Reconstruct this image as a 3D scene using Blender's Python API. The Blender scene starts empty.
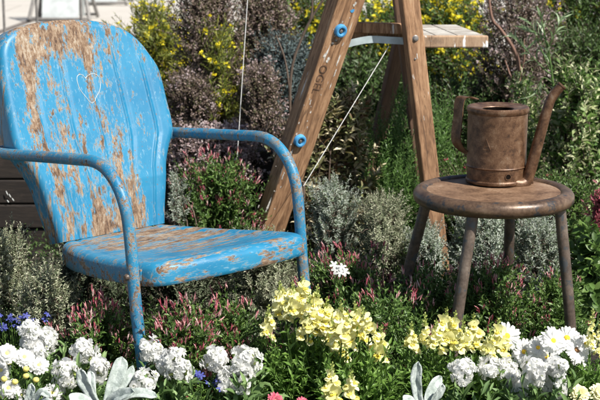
import bpy, math, random
import numpy as np
from mathutils import Vector, Matrix
R = math.radians
sc = bpy.context.scene

# ------------------------------------------------------------------ camera
FPX, PITCH, CAMH = 1400.46, R(11.938), 1.1392
cd = bpy.data.cameras.new('camera'); cam = bpy.data.objects.new('camera', cd)
sc.collection.objects.link(cam); sc.camera = cam
cd.sensor_width = 36; cd.sensor_fit = 'HORIZONTAL'; cd.lens = FPX/600*36
cd.clip_start = .05; cd.clip_end = 3000
cd.dof.use_dof = True; cd.dof.focus_distance = 3.15; cd.dof.aperture_fstop = 10
cam.location = (0, 0, CAMH); cam.rotation_euler = (R(90)-PITCH, 0, 0)
# ------------------------------------------------------------------ light
SUN_AZ = math.atan2(.80, -.60)      # angle of the direction towards the sun, measured from +Y clockwise
SUN_EL = R(50)
w = bpy.data.worlds.new('World'); sc.world = w; w.use_nodes = True
nt = w.node_tree; bg = nt.nodes['Background']; sky = nt.nodes.new('ShaderNodeTexSky')
sky.sky_type = 'NISHITA'; sky.sun_disc = False; sky.sun_elevation = SUN_EL; sky.sun_rotation = SUN_AZ
nt.links.new(sky.outputs[0], bg.inputs[0]); bg.inputs[1].default_value = .06
sd = bpy.data.lights.new('sun', 'SUN'); sd.energy = 5.0; sd.angle = R(.5); sd.color = (1, .955, .88)
sun = bpy.data.objects.new('sun', sd); sc.collection.objects.link(sun)
sdir = Vector((math.sin(SUN_AZ)*math.cos(SUN_EL), math.cos(SUN_AZ)*math.cos(SUN_EL), math.sin(SUN_EL)))
sun.rotation_euler = (-sdir).to_track_quat('-Z', 'Y').to_euler(); sun.location = sdir*20
sc.view_settings.view_transform = 'Standard'; sc.view_settings.look = 'None'
sc.view_settings.exposure = .78; sc.view_settings.gamma = 1; sc.view_settings.use_curve_mapping = False
sc.cycles.max_bounces = 6; sc.cycles.diffuse_bounces = 3; sc.cycles.transmission_bounces = 3
sc.cycles.use_denoising = True

# ------------------------------------------------------------------ geometry of the view, used only to survey positions
def ray(u, v):
    a = (u-300)/FPX; b = -(v-200)/FPX
    return np.array([a, math.cos(PITCH)+b*math.sin(PITCH), -math.sin(PITCH)+b*math.cos(PITCH)])
def at(u, v, Y):
    d = ray(u, v); s = Y/d[1]; return np.array([0, 0, CAMH])+s*d
def atz(u, v, z):
    d = ray(u, v); s = (z-CAMH)/d[2]; return np.array([0, 0, CAMH])+s*d
def ppm(Y): return FPX/(Y*1.03)     # photo pixels per metre at depth Y

# ------------------------------------------------------------------ object helpers
def link(o): sc.collection.objects.link(o); return o
def tag(o, label=None, cat=None, group=None, kind=None):
    if label: o['label'] = label
    if cat: o['category'] = cat
    if group: o['group'] = group
    if kind: o['kind'] = kind
    return o
def empty(name, loc, label, cat, group=None, rz=0):
    o = link(bpy.data.objects.new(name, None)); o.location = loc; o.rotation_euler.z = rz
    o.empty_display_size = .05
    return tag(o, label, cat, group)
def adopt(o, parent):
    if parent is not None: o.parent = parent
    return o
def npmesh(name, V, F, mats, parent=None, mi=None, smooth=False, origin=None):
    """V (n,3) in world or in parent space; F (m,3|4) int"""
    me = bpy.data.meshes.new(name); V = np.asarray(V, np.float64); F = np.asarray(F, np.int32)
    if origin is not None: V = V-np.asarray(origin)
    n, k = F.shape
    me.vertices.add(len(V)); me.vertices.foreach_set('co', V.astype(np.float32).ravel())
    me.loops.add(n*k); me.loops.foreach_set('vertex_index', F.ravel())
    me.polygons.add(n); me.polygons.foreach_set('loop_start', np.arange(0, n*k, k, dtype=np.int32))
    me.polygons.foreach_set('loop_total', np.full(n, k, np.int32))
    for m in (mats if isinstance(mats, (list, tuple)) else [mats]): me.materials.append(m)
    if mi is not None: me.polygons.foreach_set('material_index', np.asarray(mi, np.int32))
    me.update(calc_edges=True); me.validate()
    if smooth: me.polygons.foreach_set('use_smooth', np.ones(len(me.polygons), bool))
    o = link(bpy.data.objects.new(name, me))
    return adopt(o, parent)
class MB:
    """collects pieces (mixed tris and quads) into one mesh"""
    def __init__(s): s.v = []; s.f = []; s.m = []; s.n = 0
    def add(s, V, F, mi=0):
        V = np.asarray(V, float)
        s.v.append(V)
        for f in F: s.f.append([int(i)+s.n for i in f]); s.m.append(mi)
        s.n += len(V); return s
    def box(s, M, dims, mi=0, taper=1):
        x, y, z = [d/2 for d in dims]
        P = []
        for sz in (-1, 1):
            t = 1 if sz < 0 else taper
            P += [(-x*t, -y*t, sz*z), (x*t, -y*t, sz*z), (x*t, y*t, sz*z), (-x*t, y*t, sz*z)]
        P = [tuple(M @ Vector(p)) for p in P]
        return s.add(P, [(3, 2, 1, 0), (4, 5, 6, 7), (0, 1, 5, 4), (1, 2, 6, 5), (2, 3, 7, 6), (3, 0, 4, 7)], mi)
    def tube(s, path, rad, n=14, mi=0, cap=True):
        V, F = tube_np(path, rad, n, cap); return s.add(V, F, mi)
    def lathe(s, prof, n=64, M=None, mi=0, a0=0, a1=None, close=False):
        V = []; F = []
        k = len(prof)
        for i in range(n):
            a = 2*math.pi*i/n
            for r, z in prof: V.append((r*math.cos(a), r*math.sin(a), z))
        for i in range(n):
            j = (i+1) % n
            for q in range(k-1): F.append((i*k+q, j*k+q, j*k+q+1, i*k+q+1))
        if M is not None: V = [tuple(M @ Vector(v)) for v in V]
        return s.add(V, F, mi)
    def build(s, name, mats, parent=None, smooth=True, bevel=0, angle=35, merge=False):
        me = bpy.data.meshes.new(name)
        me.from_pydata(np.concatenate(s.v).tolist(), [], s.f); me.update()
        for m in (mats if isinstance(mats, (list, tuple)) else [mats]): me.materials.append(m)
        me.polygons.foreach_set('material_index', s.m)
        if smooth: me.shade_smooth(); me.set_sharp_from_angle(angle=R(angle))
        o = link(bpy.data.objects.new(name, me))
        if bevel:
            b = o.modifiers.new('bevel', 'BEVEL'); b.width = bevel; b.segments = 2; b.limit_method = 'ANGLE'
        return adopt(o, parent)
def smooth_path(pts, per=8):
    P = np.array(pts, float); Q = np.vstack([2*P[0]-P[1], P, 2*P[-1]-P[-2]]); out = []
    for i in range(1, len(Q)-2):
        p0, p1, p2, p3 = Q[i-1:i+3]
        for t in np.linspace(0, 1, per, endpoint=False):
            out.append(.5*((2*p1)+(-p0+p2)*t+(2*p0-5*p1+4*p2-p3)*t*t+(-p0+3*p1-3*p2+p3)*t**3))
    out.append(P[-1]); return np.array(out)
def tube_np(path, rad, n=14, cap=True, flat=None):
    P = np.array(path, float); m = len(P)
    rad = np.full(m, rad) if np.isscalar(rad) else np.interp(np.linspace(0, 1, m), np.linspace(0, 1, len(rad)), rad)
    T = np.gradient(P, axis=0); T /= np.linalg.norm(T, axis=1)[:, None]+1e-12
    ref = np.array([0, 0, 1.]) if abs(T[0][2]) < .9 else np.array([1., 0, 0])
    nrm = np.cross(T[0], ref); nrm /= np.linalg.norm(nrm); V = []
    for i in range(m):
        nrm = nrm-T[i]*np.dot(nrm, T[i]); nrm /= np.linalg.norm(nrm); b = np.cross(T[i], nrm)
        for k in range(n):
            a = 2*math.pi*k/n
            V.append(P[i]+rad[i]*(math.cos(a)*nrm+math.sin(a)*b))
    F = []
    for i in range(m-1):
        for k in range(n):
            k2 = (k+1) % n; F.append((i*n+k, i*n+k2, (i+1)*n+k2, (i+1)*n+k))
    if cap:
        F.append(tuple(range(n-1, -1, -1))); F.append(tuple((m-1)*n+k for k in range(n)))
    return np.array(V), F

# ------------------------------------------------------------------ material helpers
class NT:
    def __init__(s, name):
        s.m = bpy.data.materials.new(name); s.m.use_nodes = True; s.t = s.m.node_tree
        s.b = s.t.nodes['Principled BSDF']; s.out = s.t.nodes['Material Output']
    def n(s, typ, ins=None, **kw):
        x = s.t.nodes.new('ShaderNode'+typ)
        for k, v in kw.items(): setattr(x, k, v)
        for k, v in (ins or {}).items(): s.set(x.inputs[k], v)
        return x
    def set(s, sock, v):
        if hasattr(v, 'is_linked') or isinstance(v, bpy.types.NodeSocket): s.t.links.new(v, sock)
        else: sock.default_value = v
    def coord(s, scale=(1, 1, 1), rot=(0, 0, 0), which='Object'):
        c = s.n('TexCoord'); mp = s.n('Mapping', {'Scale': scale, 'Rotation': rot}); s.t.links.new(c.outputs[which], mp.inputs[0]); return mp.outputs[0]
    def noise(s, vec, scale, detail=4, rough=.55, dist=0):
        return s.n('TexNoise', {'Vector': vec, 'Scale': scale, 'Detail': detail, 'Roughness': rough, 'Distortion': dist}).outputs['Fac']
    def math(s, op, a, b=0, c=0):
        x = s.n('Math', operation=op); s.set(x.inputs[0], a); s.set(x.inputs[1], b); s.set(x.inputs[2], c); return x.outputs[0]
    def ramp(s, fac, stops, interp='LINEAR'):
        x = s.n('ValToRGB'); s.set(x.inputs[0], fac); e = x.color_ramp; e.interpolation = interp
        while len(e.elements) < len(stops): e.elements.new(.5)
        for el, (p, c) in zip(e.elements, stops):
            el.position = p; el.color = (*c, 1) if len(c) == 3 else c
        return x.outputs[0]
    def step(s, x, lo, hi):
        return s.n('MapRange', {'Value': x, 'From Min': lo, 'From Max': hi}, interpolation_type='SMOOTHSTEP').outputs[0]
    def mix(s, f, a, b):
        x = s.n('Mix', data_type='RGBA'); s.set(x.inputs[0], f); s.set(x.inputs[6], a if not isinstance(a, tuple) else (*a, 1)); s.set(x.inputs[7], b if not isinstance(b, tuple) else (*b, 1)); return x.outputs[2]
    def bump(s, h, strength=.3, dist=.002):
        x = s.n('Bump', {'Height': h, 'Strength': strength, 'Distance': dist}); s.t.links.new(x.outputs[0], s.b.inputs['Normal']); return x
    def p(s, **kw):
        for k, v in kw.items(): s.set(s.b.inputs[k.replace('_', ' ')], v)
        return s

def leaf_mat(name, cols, trans=.3, rough=.45, spec=.4):
    q = NT(name); g = q.n('NewGeometry')
    stops = [(i/(max(1, len(cols)-1)), c) for i, c in enumerate(cols)]
    c = q.ramp(g.outputs['Random Per Island'], stops)
    q.p(Base_Color=c, Roughness=rough); q.b.inputs['Specular IOR Level'].default_value = spec
    tr = q.n('BsdfTranslucent', {'Color': c}); mx = q.n('MixShader', {0: trans})
    q.t.links.new(q.b.outputs[0], mx.inputs[1]); q.t.links.new(tr.outputs[0], mx.inputs[2]); q.t.links.new(mx.outputs[0], q.out.inputs[0])
    return q.m
def flat_mat(name, col, rough=.6, var=.25, scale=40, spec=.4):
    q = NT(name); v = q.coord(); n = q.noise(v, scale)
    q.p(Base_Color=q.mix(q.step(n, .35, .65), tuple(c*(1-var) for c in col), tuple(min(1, c*(1+var)) for c in col)), Roughness=rough)
    q.b.inputs['Specular IOR Level'].default_value = spec
    return q.m

def blue_paint(name, stretch, rot=(0, 0, 0), base=.0, use_attr=True, fine=1.0):
    """weathered sky blue enamel over rusty steel"""
    q = NT(name)
    vs = q.coord(stretch, rot); vo = q.coord()
    n1 = q.noise(vs, 34*fine, 5, .6, .3); n2 = q.noise(vs, 115*fine, 6, .75, .2); n3 = q.noise(vo, 8, 3)
    s = q.math('ADD', q.math('MULTIPLY', n1, .58), q.math('MULTIPLY', n2, .42))
    if use_attr:
        a = q.n('Attribute', attribute_name='wear').outputs['Fac']
        s = q.math('ADD', s, q.math('MULTIPLY', a, .135))
    s = q.math('ADD', s, q.math('MULTIPLY', q.math('SUBTRACT', q.noise(vs, 230*fine, 4, .8), .5), .22))
    s = q.math('ADD', s, base)
    rust = q.step(s, .525, .565); edge = q.step(s, .485, .535)
    chips = q.step(q.noise(vo, 150, 3, .6), .66, .69)
    blue = q.mix(q.step(n3, .3, .7), (.006, .135, .262), (.016, .176, .312))
    blue = q.mix(q.math('MULTIPLY', q.step(n2, .5, .85), .3), blue, (.07, .22, .31))
    blue = q.mix(q.math('MULTIPLY', q.step(q.noise(vs, 130*fine, 3, .7), .61, .69), .28), blue, (.34, .46, .50))
    prim = q.mix(q.math('MULTIPLY', edge, .38), blue, (.26, .34, .35))
    rc = q.ramp(q.math('ADD', q.math('MULTIPLY', q.noise(vs, 160, 5, .8), .6), q.math('MULTIPLY', q.noise(vo, 30, 5, .7), .4)), [(.38, (.04, .022, .014)), (.46, (.13, .076, .044)), (.52, (.22, .150, .095)), (.57, (.27, .215, .155)), (.63, (.36, .33, .28))])
    c = q.mix(rust, prim, rc)
    if not use_attr: c = q.mix(q.math('MULTIPLY', q.step(q.noise(vo, 26, 5, .7), .46, .66), .6), c, (.13, .12, .10))
    c = q.mix(q.math('MULTIPLY', chips, .8), c, (.14, .075, .045))
    q.p(Base_Color=c, Roughness=q.math('ADD', q.math('MULTIPLY', rust, .35), q.math('ADD', .30, q.math('MULTIPLY', n2, .3))))
    q.b.inputs['Specular IOR Level'].default_value = .45
    h = q.math('SUBTRACT', q.math('MULTIPLY', q.noise(vo, 90, 3), .3), rust); q.bump(h, .45, .0014)
    return q.m

M = {}
M['blue_back'] = blue_paint('blue_paint_backrest', (1, 1, .085), base=-.034)
M['blue_seat'] = blue_paint('blue_paint_seat', (.22, 1, 1), (0, 0, R(42)), base=-.030)
M['blue_tube'] = blue_paint('blue_paint_tube', (1, 1, .8), base=-.004, use_attr=False, fine=1.6)
def rust_mat(name, cols, rough=.6, metal=.0, scale=14, worn=None):
    q = NT(name); v = q.coord(); n = q.noise(v, scale, 7, .65, .3); n2 = q.noise(v, scale*9, 4, .7)
    f = q.math('ADD', q.math('MULTIPLY', n, .7), q.math('MULTIPLY', n2, .3))
    c = q.ramp(f, [(.33+.34*i/(len(cols)-1), k) for i, k in enumerate(cols)])
    if worn:
        c = q.mix(q.step(q.noise(v, scale*2.2, 5, .6), .54, .62), c, worn)
    q.p(Base_Color=c, Roughness=q.math('ADD', q.math('MULTIPLY', n2, .3), rough-.15), Metallic=metal)
    q.bump(f, .5, .0015); return q.m
M['can'] = rust_mat('rusted_tin', [(.022, .011, .006), (.065, .032, .016), (.115, .058, .029), (.165, .095, .053), (.21, .16, .115)], .42, .35, 48)
M['stool_disc'] = rust_mat('rusted_seat_plate', [(.05, .026, .014), (.12, .066, .036), (.20, .118, .068), (.29, .20, .135)], .6, .1, 18)
M['stool_rim'] = rust_mat('worn_brown_enamel', [(.03, .019, .013), (.075, .045, .028), (.135, .085, .053), (.21, .145, .10)], .38, .25, 16, (.04, .04, .042))
M['stool_leg'] = rust_mat('worn_leg_enamel', [(.03, .023, .02), (.075, .055, .042), (.125, .095, .075), (.19, .155, .125)], .42, .2, 22, (.055, .06, .065))
M['black'] = flat_mat('dark_hollow', (.008, .006, .005), 1.0, spec=0)
M['steel'] = rust_mat('dull_steel', [(.12, .12, .12), (.25, .24, .23), (.35, .34, .33)], .4, .7, 60)
def wood(name, cols, paint=None, amt=.64, along=(6, 6, .6), gap=.0):
    q = NT(name); v = q.coord(along); n = q.noise(v, 9, 6, .65, 1.2); n2 = q.noise(v, 45, 4, .7)
    f = q.math('ADD', q.math('MULTIPLY', n, .6), q.math('MULTIPLY', n2, .4))
    c = q.ramp(f, [(.32+.36*i/(len(cols)-1), k) for i, k in enumerate(cols)])
    if paint:
        vp = q.coord(tuple(a*.35 for a in along)); c = q.mix(q.step(q.noise(vp, 30, 4, .6), amt, amt+.03), c, paint)
    vo = q.coord(); st = q.step(q.noise(vo, 9, 6, .7), .56, .70); kn = q.step(q.noise(q.coord(tuple(a*.5 for a in along)), 7, 3, .6, 3.0), .63, .68); cr = q.step(q.noise(q.coord(tuple(a*1.6 for a in along)), 26, 3, .6), .67, .70)
    c = q.mix(q.math('MULTIPLY', st, .45), c, (.06, .04, .03)); c = q.mix(q.math('MULTIPLY', kn, .6), c, (.055, .028, .016)); c = q.mix(q.math('MULTIPLY', cr, .8), c, (.03, .018, .012))
    q.p(Base_Color=c, Roughness=.75); q.bump(q.math('SUBTRACT', f, cr), .6, .002); return q.m
M['ladder'] = wood('weathered_ladder_wood', [(.05, .024, .012), (.18, .092, .044), (.35, .20, .105), (.46, .32, .20)], (.62, .60, .56), .66)
M['ladder_side'] = wood('dark_ladder_wood', [(.05, .028, .018), (.12, .066, .04), (.2, .115, .07)])
M['shelf_top'] = wood('paint_spattered_board', [(.17, .13, .10), (.32, .29, .25), (.42, .40, .36)], (.56, .55, .51), .55, (1, 6, 6))
M['shelf_front'] = wood('shelf_edge_wood', [(.2, .12, .07), (.36, .24, .15), (.44, .31, .2)], (.75, .74, .72), .60, (6, 1, 1))
M['timber'] = wood('dark_sleeper_wood', [(.006, .004, .003), (.015, .010, .007), (.03, .021, .015)], None, .6, (.6, 6, 6))
M['strap'] = flat_mat('pale_blue_strap', (.42, .50, .52), .5, .12, 30)
M['ring'] = flat_mat('blue_plastic', (.06, .26, .50), .35, .1, 30)
M['string'] = flat_mat('white_string', (.7, .7, .68), .8, .1, 200)
M['white_mark'] = flat_mat('off_white_paint', (.46, .47, .45), .7, .1, 80)
M['bark'] = wood('twig_bark', [(.05, .032, .024), (.10, .07, .05), (.15, .11, .085)])
M['red_bark'] = wood('reddish_bark', [(.09, .045, .03), (.18, .095, .065), (.25, .15, .11)])
M['green_stem'] = flat_mat('green_stem', (.07, .13, .03), .5)
M['cane'] = flat_mat('bright_green_cane', (.11, .22, .05), .4, .2, 12)

# ------------------------------------------------------------------ leaf clouds
TEMPL = {
 'lance': (np.array([(0, 0, 0), (.42, .5, .12), (.42, -.5, .12), (1, 0, -.08)]), np.array([(0, 2, 3), (0, 3, 1)])),
 'oval': (np.array([(0, 0, 0), (.3, .44, .10), (.72, .36, .06), (1, 0, -.10), (.72, -.36, .06), (.3, -.44, .10), (.5, 0, -.02)]),
          np.array([(0, 5, 6), (5, 4, 6), (4, 3, 6), (6, 3, 2), (6, 2, 1), (0, 6, 1)])),
 'long': (np.array([(0, .0, 0), (.35, .5, .05), (.7, .38, -.06), (1, 0, -.22), (.7, -.38, -.06), (.35, -.5, .05)]),
          np.array([(0, 5, 1), (1, 5, 4), (1, 4, 2), (2, 4, 3)])),
 'petal': (np.array([(0, -.14, 0), (0, .14, 0), (.4, -.42, .07), (.4, 0, -.02), (.4, .42, .07), (.78, -.5, .06), (.78, 0, -.05), (.78, .5, .02), (1, -.26, -.10), (1.02, .0, -.06), (.98, .27, -.14)]),
           np.array([(0, 2, 3), (0, 3, 1), (1, 3, 4), (2, 5, 6), (2, 6, 3), (3, 6, 7), (3, 7, 4), (5, 8, 6), (8, 9, 6), (6, 9, 10), (6, 10, 7)])),
}
def unit(a): return a/(np.linalg.norm(a, axis=-1, keepdims=True)+1e-9)
def leaves(P, D, N, L, W, shape='lance', flat=1.0):
    """one leaf per row: base P, direction D, upper side N, length L, width W"""
    T, Fc = TEMPL[shape]; D = unit(D); S = unit(np.cross(D, N)); N = np.cross(S, D)
    L = np.broadcast_to(L, len(P)); W = np.broadcast_to(W, len(P))
    V = (P[:, None, :]+T[None, :, 0, None]*L[:, None, None]*D[:, None, :]+T[None, :, 1, None]*W[:, None, None]*S[:, None, :]
         + T[None, :, 2, None]*flat*L[:, None, None]*N[:, None, :])
    F = Fc[None]+(np.arange(len(P))*len(T))[:, None, None]
    return V.reshape(-1, 3), F.reshape(-1, 3)
def cat(parts):
    Vs = []; Fs = []; n = 0
    for V, F in parts:
        if len(V) == 0: continue
        Vs.append(V); Fs.append(F+n); n += len(V)
    return np.concatenate(Vs), np.concatenate(Fs)
def sticks(A, B, r0, r1, bend=None, seg=3):
    """thin three-sided stems from A to B, optionally bowed"""
    A = np.asarray(A, float); B = np.asarray(B, float); n = len(A)
    t = np.linspace(0, 1, seg+1); C = A[:, None]+(B-A)[:, None]*t[None, :, None]
    if bend is not None: C = C+bend[:, None]*(t*(1-t)*4)[None, :, None]
    D = unit(B-A); X = unit(np.cross(D, np.array([.31, .2, .93]))); Y = np.cross(D, X)
    r = (r0+(r1-r0)*t)[None, :, None, None] if np.isscalar(r0) else (np.asarray(r0)[:, None]*(1-t)+np.asarray(r1)[:, None]*t)[:, :, None, None]
    an = np.arange(3)*2*math.pi/3
    off = np.cos(an)[None, None, :, None]*X[:, None, None]+np.sin(an)[None, None, :, None]*Y[:, None, None]
    V = (C[:, :, None]+r*off).reshape(-1, 3); F = []
    for i in range(seg):
        for k in range(3):
            a, b, c, d = i*3+k, i*3+(k+1) % 3, (i+1)*3+(k+1) % 3, (i+1)*3+k
            F += [(a, b, c), (a, c, d)]
    F = np.array(F)[None]+(np.arange(n)*(seg+1)*3)[:, None, None]
    return V, F.reshape(-1, 3)
def shoot(rng, A, D, L, k, leafL, leafW, shape, ang=55, t0=.1, curve=0., jitter=.25, taper=.5, flip=None):
    """leaves spiralling along straight-to-bowed shoots A -> A + D*L; returns leaf mesh and shoot tips"""
    n = len(A); D = unit(D); t = t0+(1-t0)*(np.arange(k)+.5)/k
    t = np.clip(t[None]+rng.normal(0, .3/k, (n, k)), 0, 1)
    L = np.broadcast_to(L, n); up = np.array([0, 0, 1.])
    P = A[:, None]+D[:, None]*(L[:, None]*t)[..., None]+up*(curve*L[:, None]*t**2)[..., None]
    Tn = unit(D[:, None]+up*(2*curve*t)[..., None])
    X = unit(np.cross(Tn, np.array([.23, .1, .97]))); Y = np.cross(Tn, X)
    phi = np.arange(k)[None]*2.4+rng.uniform(0, 6.28, (n, 1))+rng.normal(0, .3, (n, k))
    rad = np.cos(phi)[..., None]*X+np.sin(phi)[..., None]*Y
    a = np.radians(ang)*(1-.35*t)+rng.normal(0, jitter, (n, k))
    Dl = Tn*np.cos(a)[..., None]+rad*np.sin(a)[..., None]
    Nn = Tn*np.sin(a)[..., None]-rad*np.cos(a)[..., None]+rng.normal(0, .2, (n, k, 3))
    sc_ = (1-taper*t**2)*rng.uniform(.7, 1.2, (n, k))
    V, F = leaves(P.reshape(-1, 3), Dl.reshape(-1, 3), Nn.reshape(-1, 3), (leafL*sc_).ravel(), (leafW*sc_).ravel(), shape)
    tips = A+D*L[:, None]+up*(curve*L)[:, None]
    return (V, F), tips
def crown_twigs(rng, c, h, rx, ry, n, clumps, tl, up=.5, low=.1, spread=.28, topw=.8):
    """twig starts and directions grouped in clumps through a crown volume standing on c"""
    cu = rng.uniform(0, 1, clumps)**.8; ca = rng.uniform(0, 2*math.pi, clumps); cr = rng.uniform(.15, 1, clumps)**.6
    prof = np.clip(np.sin(math.pi*(.18+.72*cu))**.6, .2, 1)*(1-(1-topw)*cu)
    cc = np.stack([c[0]+rx*cr*prof*np.cos(ca)*.82, c[1]+ry*cr*prof*np.sin(ca)*.82, c[2]+h*(low+(.92-low)*cu)], 1)
    idx = rng.integers(0, clumps, n); g = rng.normal(0, 1, (n, 3))
    S = cc[idx]+g*np.array([rx*spread, ry*spread, h*spread*.55])
    S[:, 2] = np.maximum(S[:, 2], c[2]+.01)
    over = S[:, 2] > c[2]+h*1.0; S[over, 2] = c[2]+h*rng.uniform(.6, 1, over.sum())
    ctr = np.array([c[0], c[1], c[2]+h*.25])
    D = unit((S-ctr)*np.array([1/rx, 1/ry, .8/h])); D = unit(D+up*np.array([0, 0, 1])+rng.normal(0, .35, (n, 3)))
    return S-D*tl*.5, D, cc
def shrub(name, label, catg, u, v_top, v_base_z, Y, half_w, ry, leaf, n, k=10, tl=.09, stem='bark', clumps=12, up=.5, ang=55,
          low=.1, group=None, seed=1, curve=0., blooms=(), topw=.8, spread=.28, stem_r=.004, twig=True, trunks=7, kindname='foliage'):
    """a bush whose middle stands at photo column u and depth Y; leaf = (shape, length, width, material)"""
    rng = np.random.default_rng(seed); z0 = v_base_z
    top = at(u, v_top, Y); c = np.array([top[0], Y, z0]); h = max(.05, top[2]-z0); rx = half_w/ppm(Y)
    e = empty(name, c, label, catg, group)
    S, D, cc = crown_twigs(rng, c, h, rx, ry, n, clumps, tl, up, low, spread, topw)
    shape, lL, lW, mat = leaf
    Ls = tl*rng.uniform(.6, 1.3, n)
    (V, F), tips = shoot(rng, S, D, Ls, k, lL, lW, shape, ang, curve=curve)
    npmesh(kindname, V, F, M[mat], e, origin=c)
    parts = []
    bs = c+np.stack([rng.normal(0, rx*.12, len(cc)), rng.normal(0, ry*.12, len(cc)), np.zeros(len(cc))], 1)
    bs[:, 2] = z0-.01
    parts.append(sticks(bs, cc, stem_r*1.4, stem_r*.5, rng.normal(0, .02, (len(cc), 3)), 6))
    m = min(n, 700); near = ((S[:m, None]-cc[None])**2).sum(-1).argmin(1)
    parts.append(sticks(cc[near], S[:m], stem_r*.45, stem_r*.25, rng.normal(0, .008, (m, 3)), 3))
    if twig: parts.append(sticks(S, S+D*Ls[:, None], stem_r*.28, stem_r*.12, None, 1))
    V, F = cat(parts); npmesh('branches', V, F, M[stem], e, origin=c)
    for (bn, kind, bm, cnt, size, zmin) in blooms:
        ok = np.where(tips[:, 2] > z0+h*zmin)[0]
        if len(ok) == 0: ok = np.arange(len(tips))
        ids = rng.choice(ok, cnt, replace=cnt > len(ok)); B = tips[ids]
        V, F = BL[kind](rng, B, D[ids], size); o = npmesh(bn, V, F, M[bm], e, origin=c)
        if cnt > 100 or kind == 'bud': o['kind'] = 'stuff'
    return e
def bl_puff(rng, B, D, size, m=9):
    """small many-petalled heads"""
    n = len(B); d = unit(rng.normal(0, 1, (n, m, 3))+D[:, None]*.8); P = B[:, None]+d*size*.25
    s = size*rng.uniform(.4, .8, (n*m))
    return leaves(P.reshape(-1, 3), d.reshape(-1, 3), rng.normal(0, 1, (n*m, 3)), s, s*.8, 'oval')
def bl_star(rng, B, D, size):
    n = len(B); m = 5; N = unit(D+rng.normal(0, .4, (n, 3))+np.array([.2, -.7, .4])); X = unit(np.cross(N, [.1, .2, .97])); Yv = np.cross(N, X)
    a = np.arange(m)*2*math.pi/m+rng.uniform(0, 6, (n, 1)); d = np.cos(a)[..., None]*X[:, None]+np.sin(a)[..., None]*Yv[:, None]
    return leaves(np.repeat(B, m, 0), d.reshape(-1, 3), np.repeat(N, m, 0), size, size*.55, 'petal')
def bl_bud(rng, B, D, size, m=4):
    """sprays of slim pointed buds"""
    n = len(B); d = unit(D[:, None]*1.1+rng.normal(0, .38, (n, m, 3))+np.array([0, 0, .9])); P = np.repeat(B, m, 0)+rng.normal(0, size*.25, (n*m, 3))
    L = size*rng.uniform(.6, 1.25, n*m); d = d.reshape(-1, 3); N1 = rng.normal(0, 1, (n*m, 3))
    a = leaves(P, d, N1, L, L*.17, 'long'); b = leaves(P, d, np.cross(d, N1), L, L*.17, 'long'); return cat([a, b])
BL = {'puff': bl_puff, 'star': bl_star, 'bud': bl_bud}

G = lambda *c: leaf_mat(*c)
M['l_silver'] = leaf_mat('silver_leaf', [(.12, .18, .08), (.30, .36, .27), (.48, .54, .46), (.64, .68, .60)], .35, .7, .2)
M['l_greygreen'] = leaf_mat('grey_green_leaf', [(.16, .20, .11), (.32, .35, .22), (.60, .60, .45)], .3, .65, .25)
M['l_grey_shaded'] = leaf_mat('shaded_grey_green_leaf', [(.05, .07, .035), (.11, .14, .08), (.22, .24, .16)], .15, .7, .2)  # grey green leaf with the shade under the chair seat put into its colour
M['l_mauve'] = leaf_mat('mauve_bronze_leaf', [(.06, .075, .025), (.13, .12, .06), (.20, .145, .11), (.30, .22, .19), (.38, .30, .27)], .25, .6)
M['l_mauve_pale'] = leaf_mat('dusty_pink_flower', [(.25, .17, .17), (.42, .33, .33), (.5, .44, .42)], .3, .7)
M['l_conifer'] = leaf_mat('gold_green_leaf', [(.07, .10, .02), (.17, .21, .035), (.35, .36, .07)], .35)
M['l_dark'] = leaf_mat('dark_green_leaf', [(.03, .055, .015), (.06, .11, .03), (.11, .18, .05)], .25)
M['l_mid'] = leaf_mat('mid_green_leaf', [(.045, .09, .02), (.09, .17, .035), (.17, .26, .07)], .3)
M['l_bright'] = leaf_mat('bright_green_leaf', [(.05, .11, .025), (.10, .20, .045), (.19, .32, .09)], .35)
M['l_blue'] = leaf_mat('blue_grey_leaf', [(.05, .075, .075), (.10, .14, .14), (.17, .22, .22)], .2, .6)
M['l_varieg'] = leaf_mat('cream_variegated_leaf', [(.05, .11, .02), (.09, .17, .035), (.15, .25, .06), (.40, .44, .22), (.62, .62, .40)], .3)
M['l_bronze'] = leaf_mat('bronze_cream_leaf', [(.18, .08, .045), (.13, .19, .06), (.42, .37, .20), (.72, .64, .46)], .3)
M['l_red'] = leaf_mat('wine_red_leaf', [(.12, .02, .03), (.28, .06, .08), (.45, .15, .17)], .35)
M['l_snap'] = leaf_mat('snapdragon_leaf', [(.09, .17, .035), (.17, .31, .06), (.28, .44, .11)], .5, .4)
M['l_stock'] = leaf_mat('stock_leaf', [(.10, .18, .06), (.18, .29, .10), (.26, .38, .15)], .35, .55)
M['yellow'] = leaf_mat('yellow_blossom', [(.74, .60, .02), (.82, .72, .03), (.86, .78, .08)], .35, .6)
M['pinkbud'] = leaf_mat('pink_bud', [(.30, .04, .07), (.50, .12, .16), (.66, .34, .34), (.74, .58, .54)], .3, .5)
M['magenta'] = leaf_mat('magenta_blossom', [(.5, .04, .12), (.6, .1, .2)], .3)
M['white_petal'] = leaf_mat('white_petal', [(.88, .88, .86), (.92, .92, .90)], .58, .7, .2)
M['snap_pale'] = leaf_mat('pale_yellow_petal', [(.90, .87, .38), (.92, .90, .56), (.90, .86, .30)], .35, .7, .2)
M['snap_deep'] = leaf_mat('deep_yellow_petal', [(.88, .72, .10), (.90, .80, .22)], .35, .7, .2)
M['bud_green'] = leaf_mat('green_bud', [(.28, .36, .08), (.45, .50, .16)], .3)
M['cream_petal'] = leaf_mat('cream_petal', [(.82, .78, .55), (.86, .82, .42)], .3, .7, .2)
M['pink_petal'] = leaf_mat('pink_petal', [(.6, .08, .16), (.75, .25, .3)], .3, .7)
M['l_willow'] = leaf_mat('willowy_leaf', [(.16, .24, .11), (.27, .36, .20), (.38, .46, .30)], .35)
M['lobelia'] = leaf_mat('blue_petal', [(.05, .06, .30), (.12, .14, .42)], .3, .6)
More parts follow.
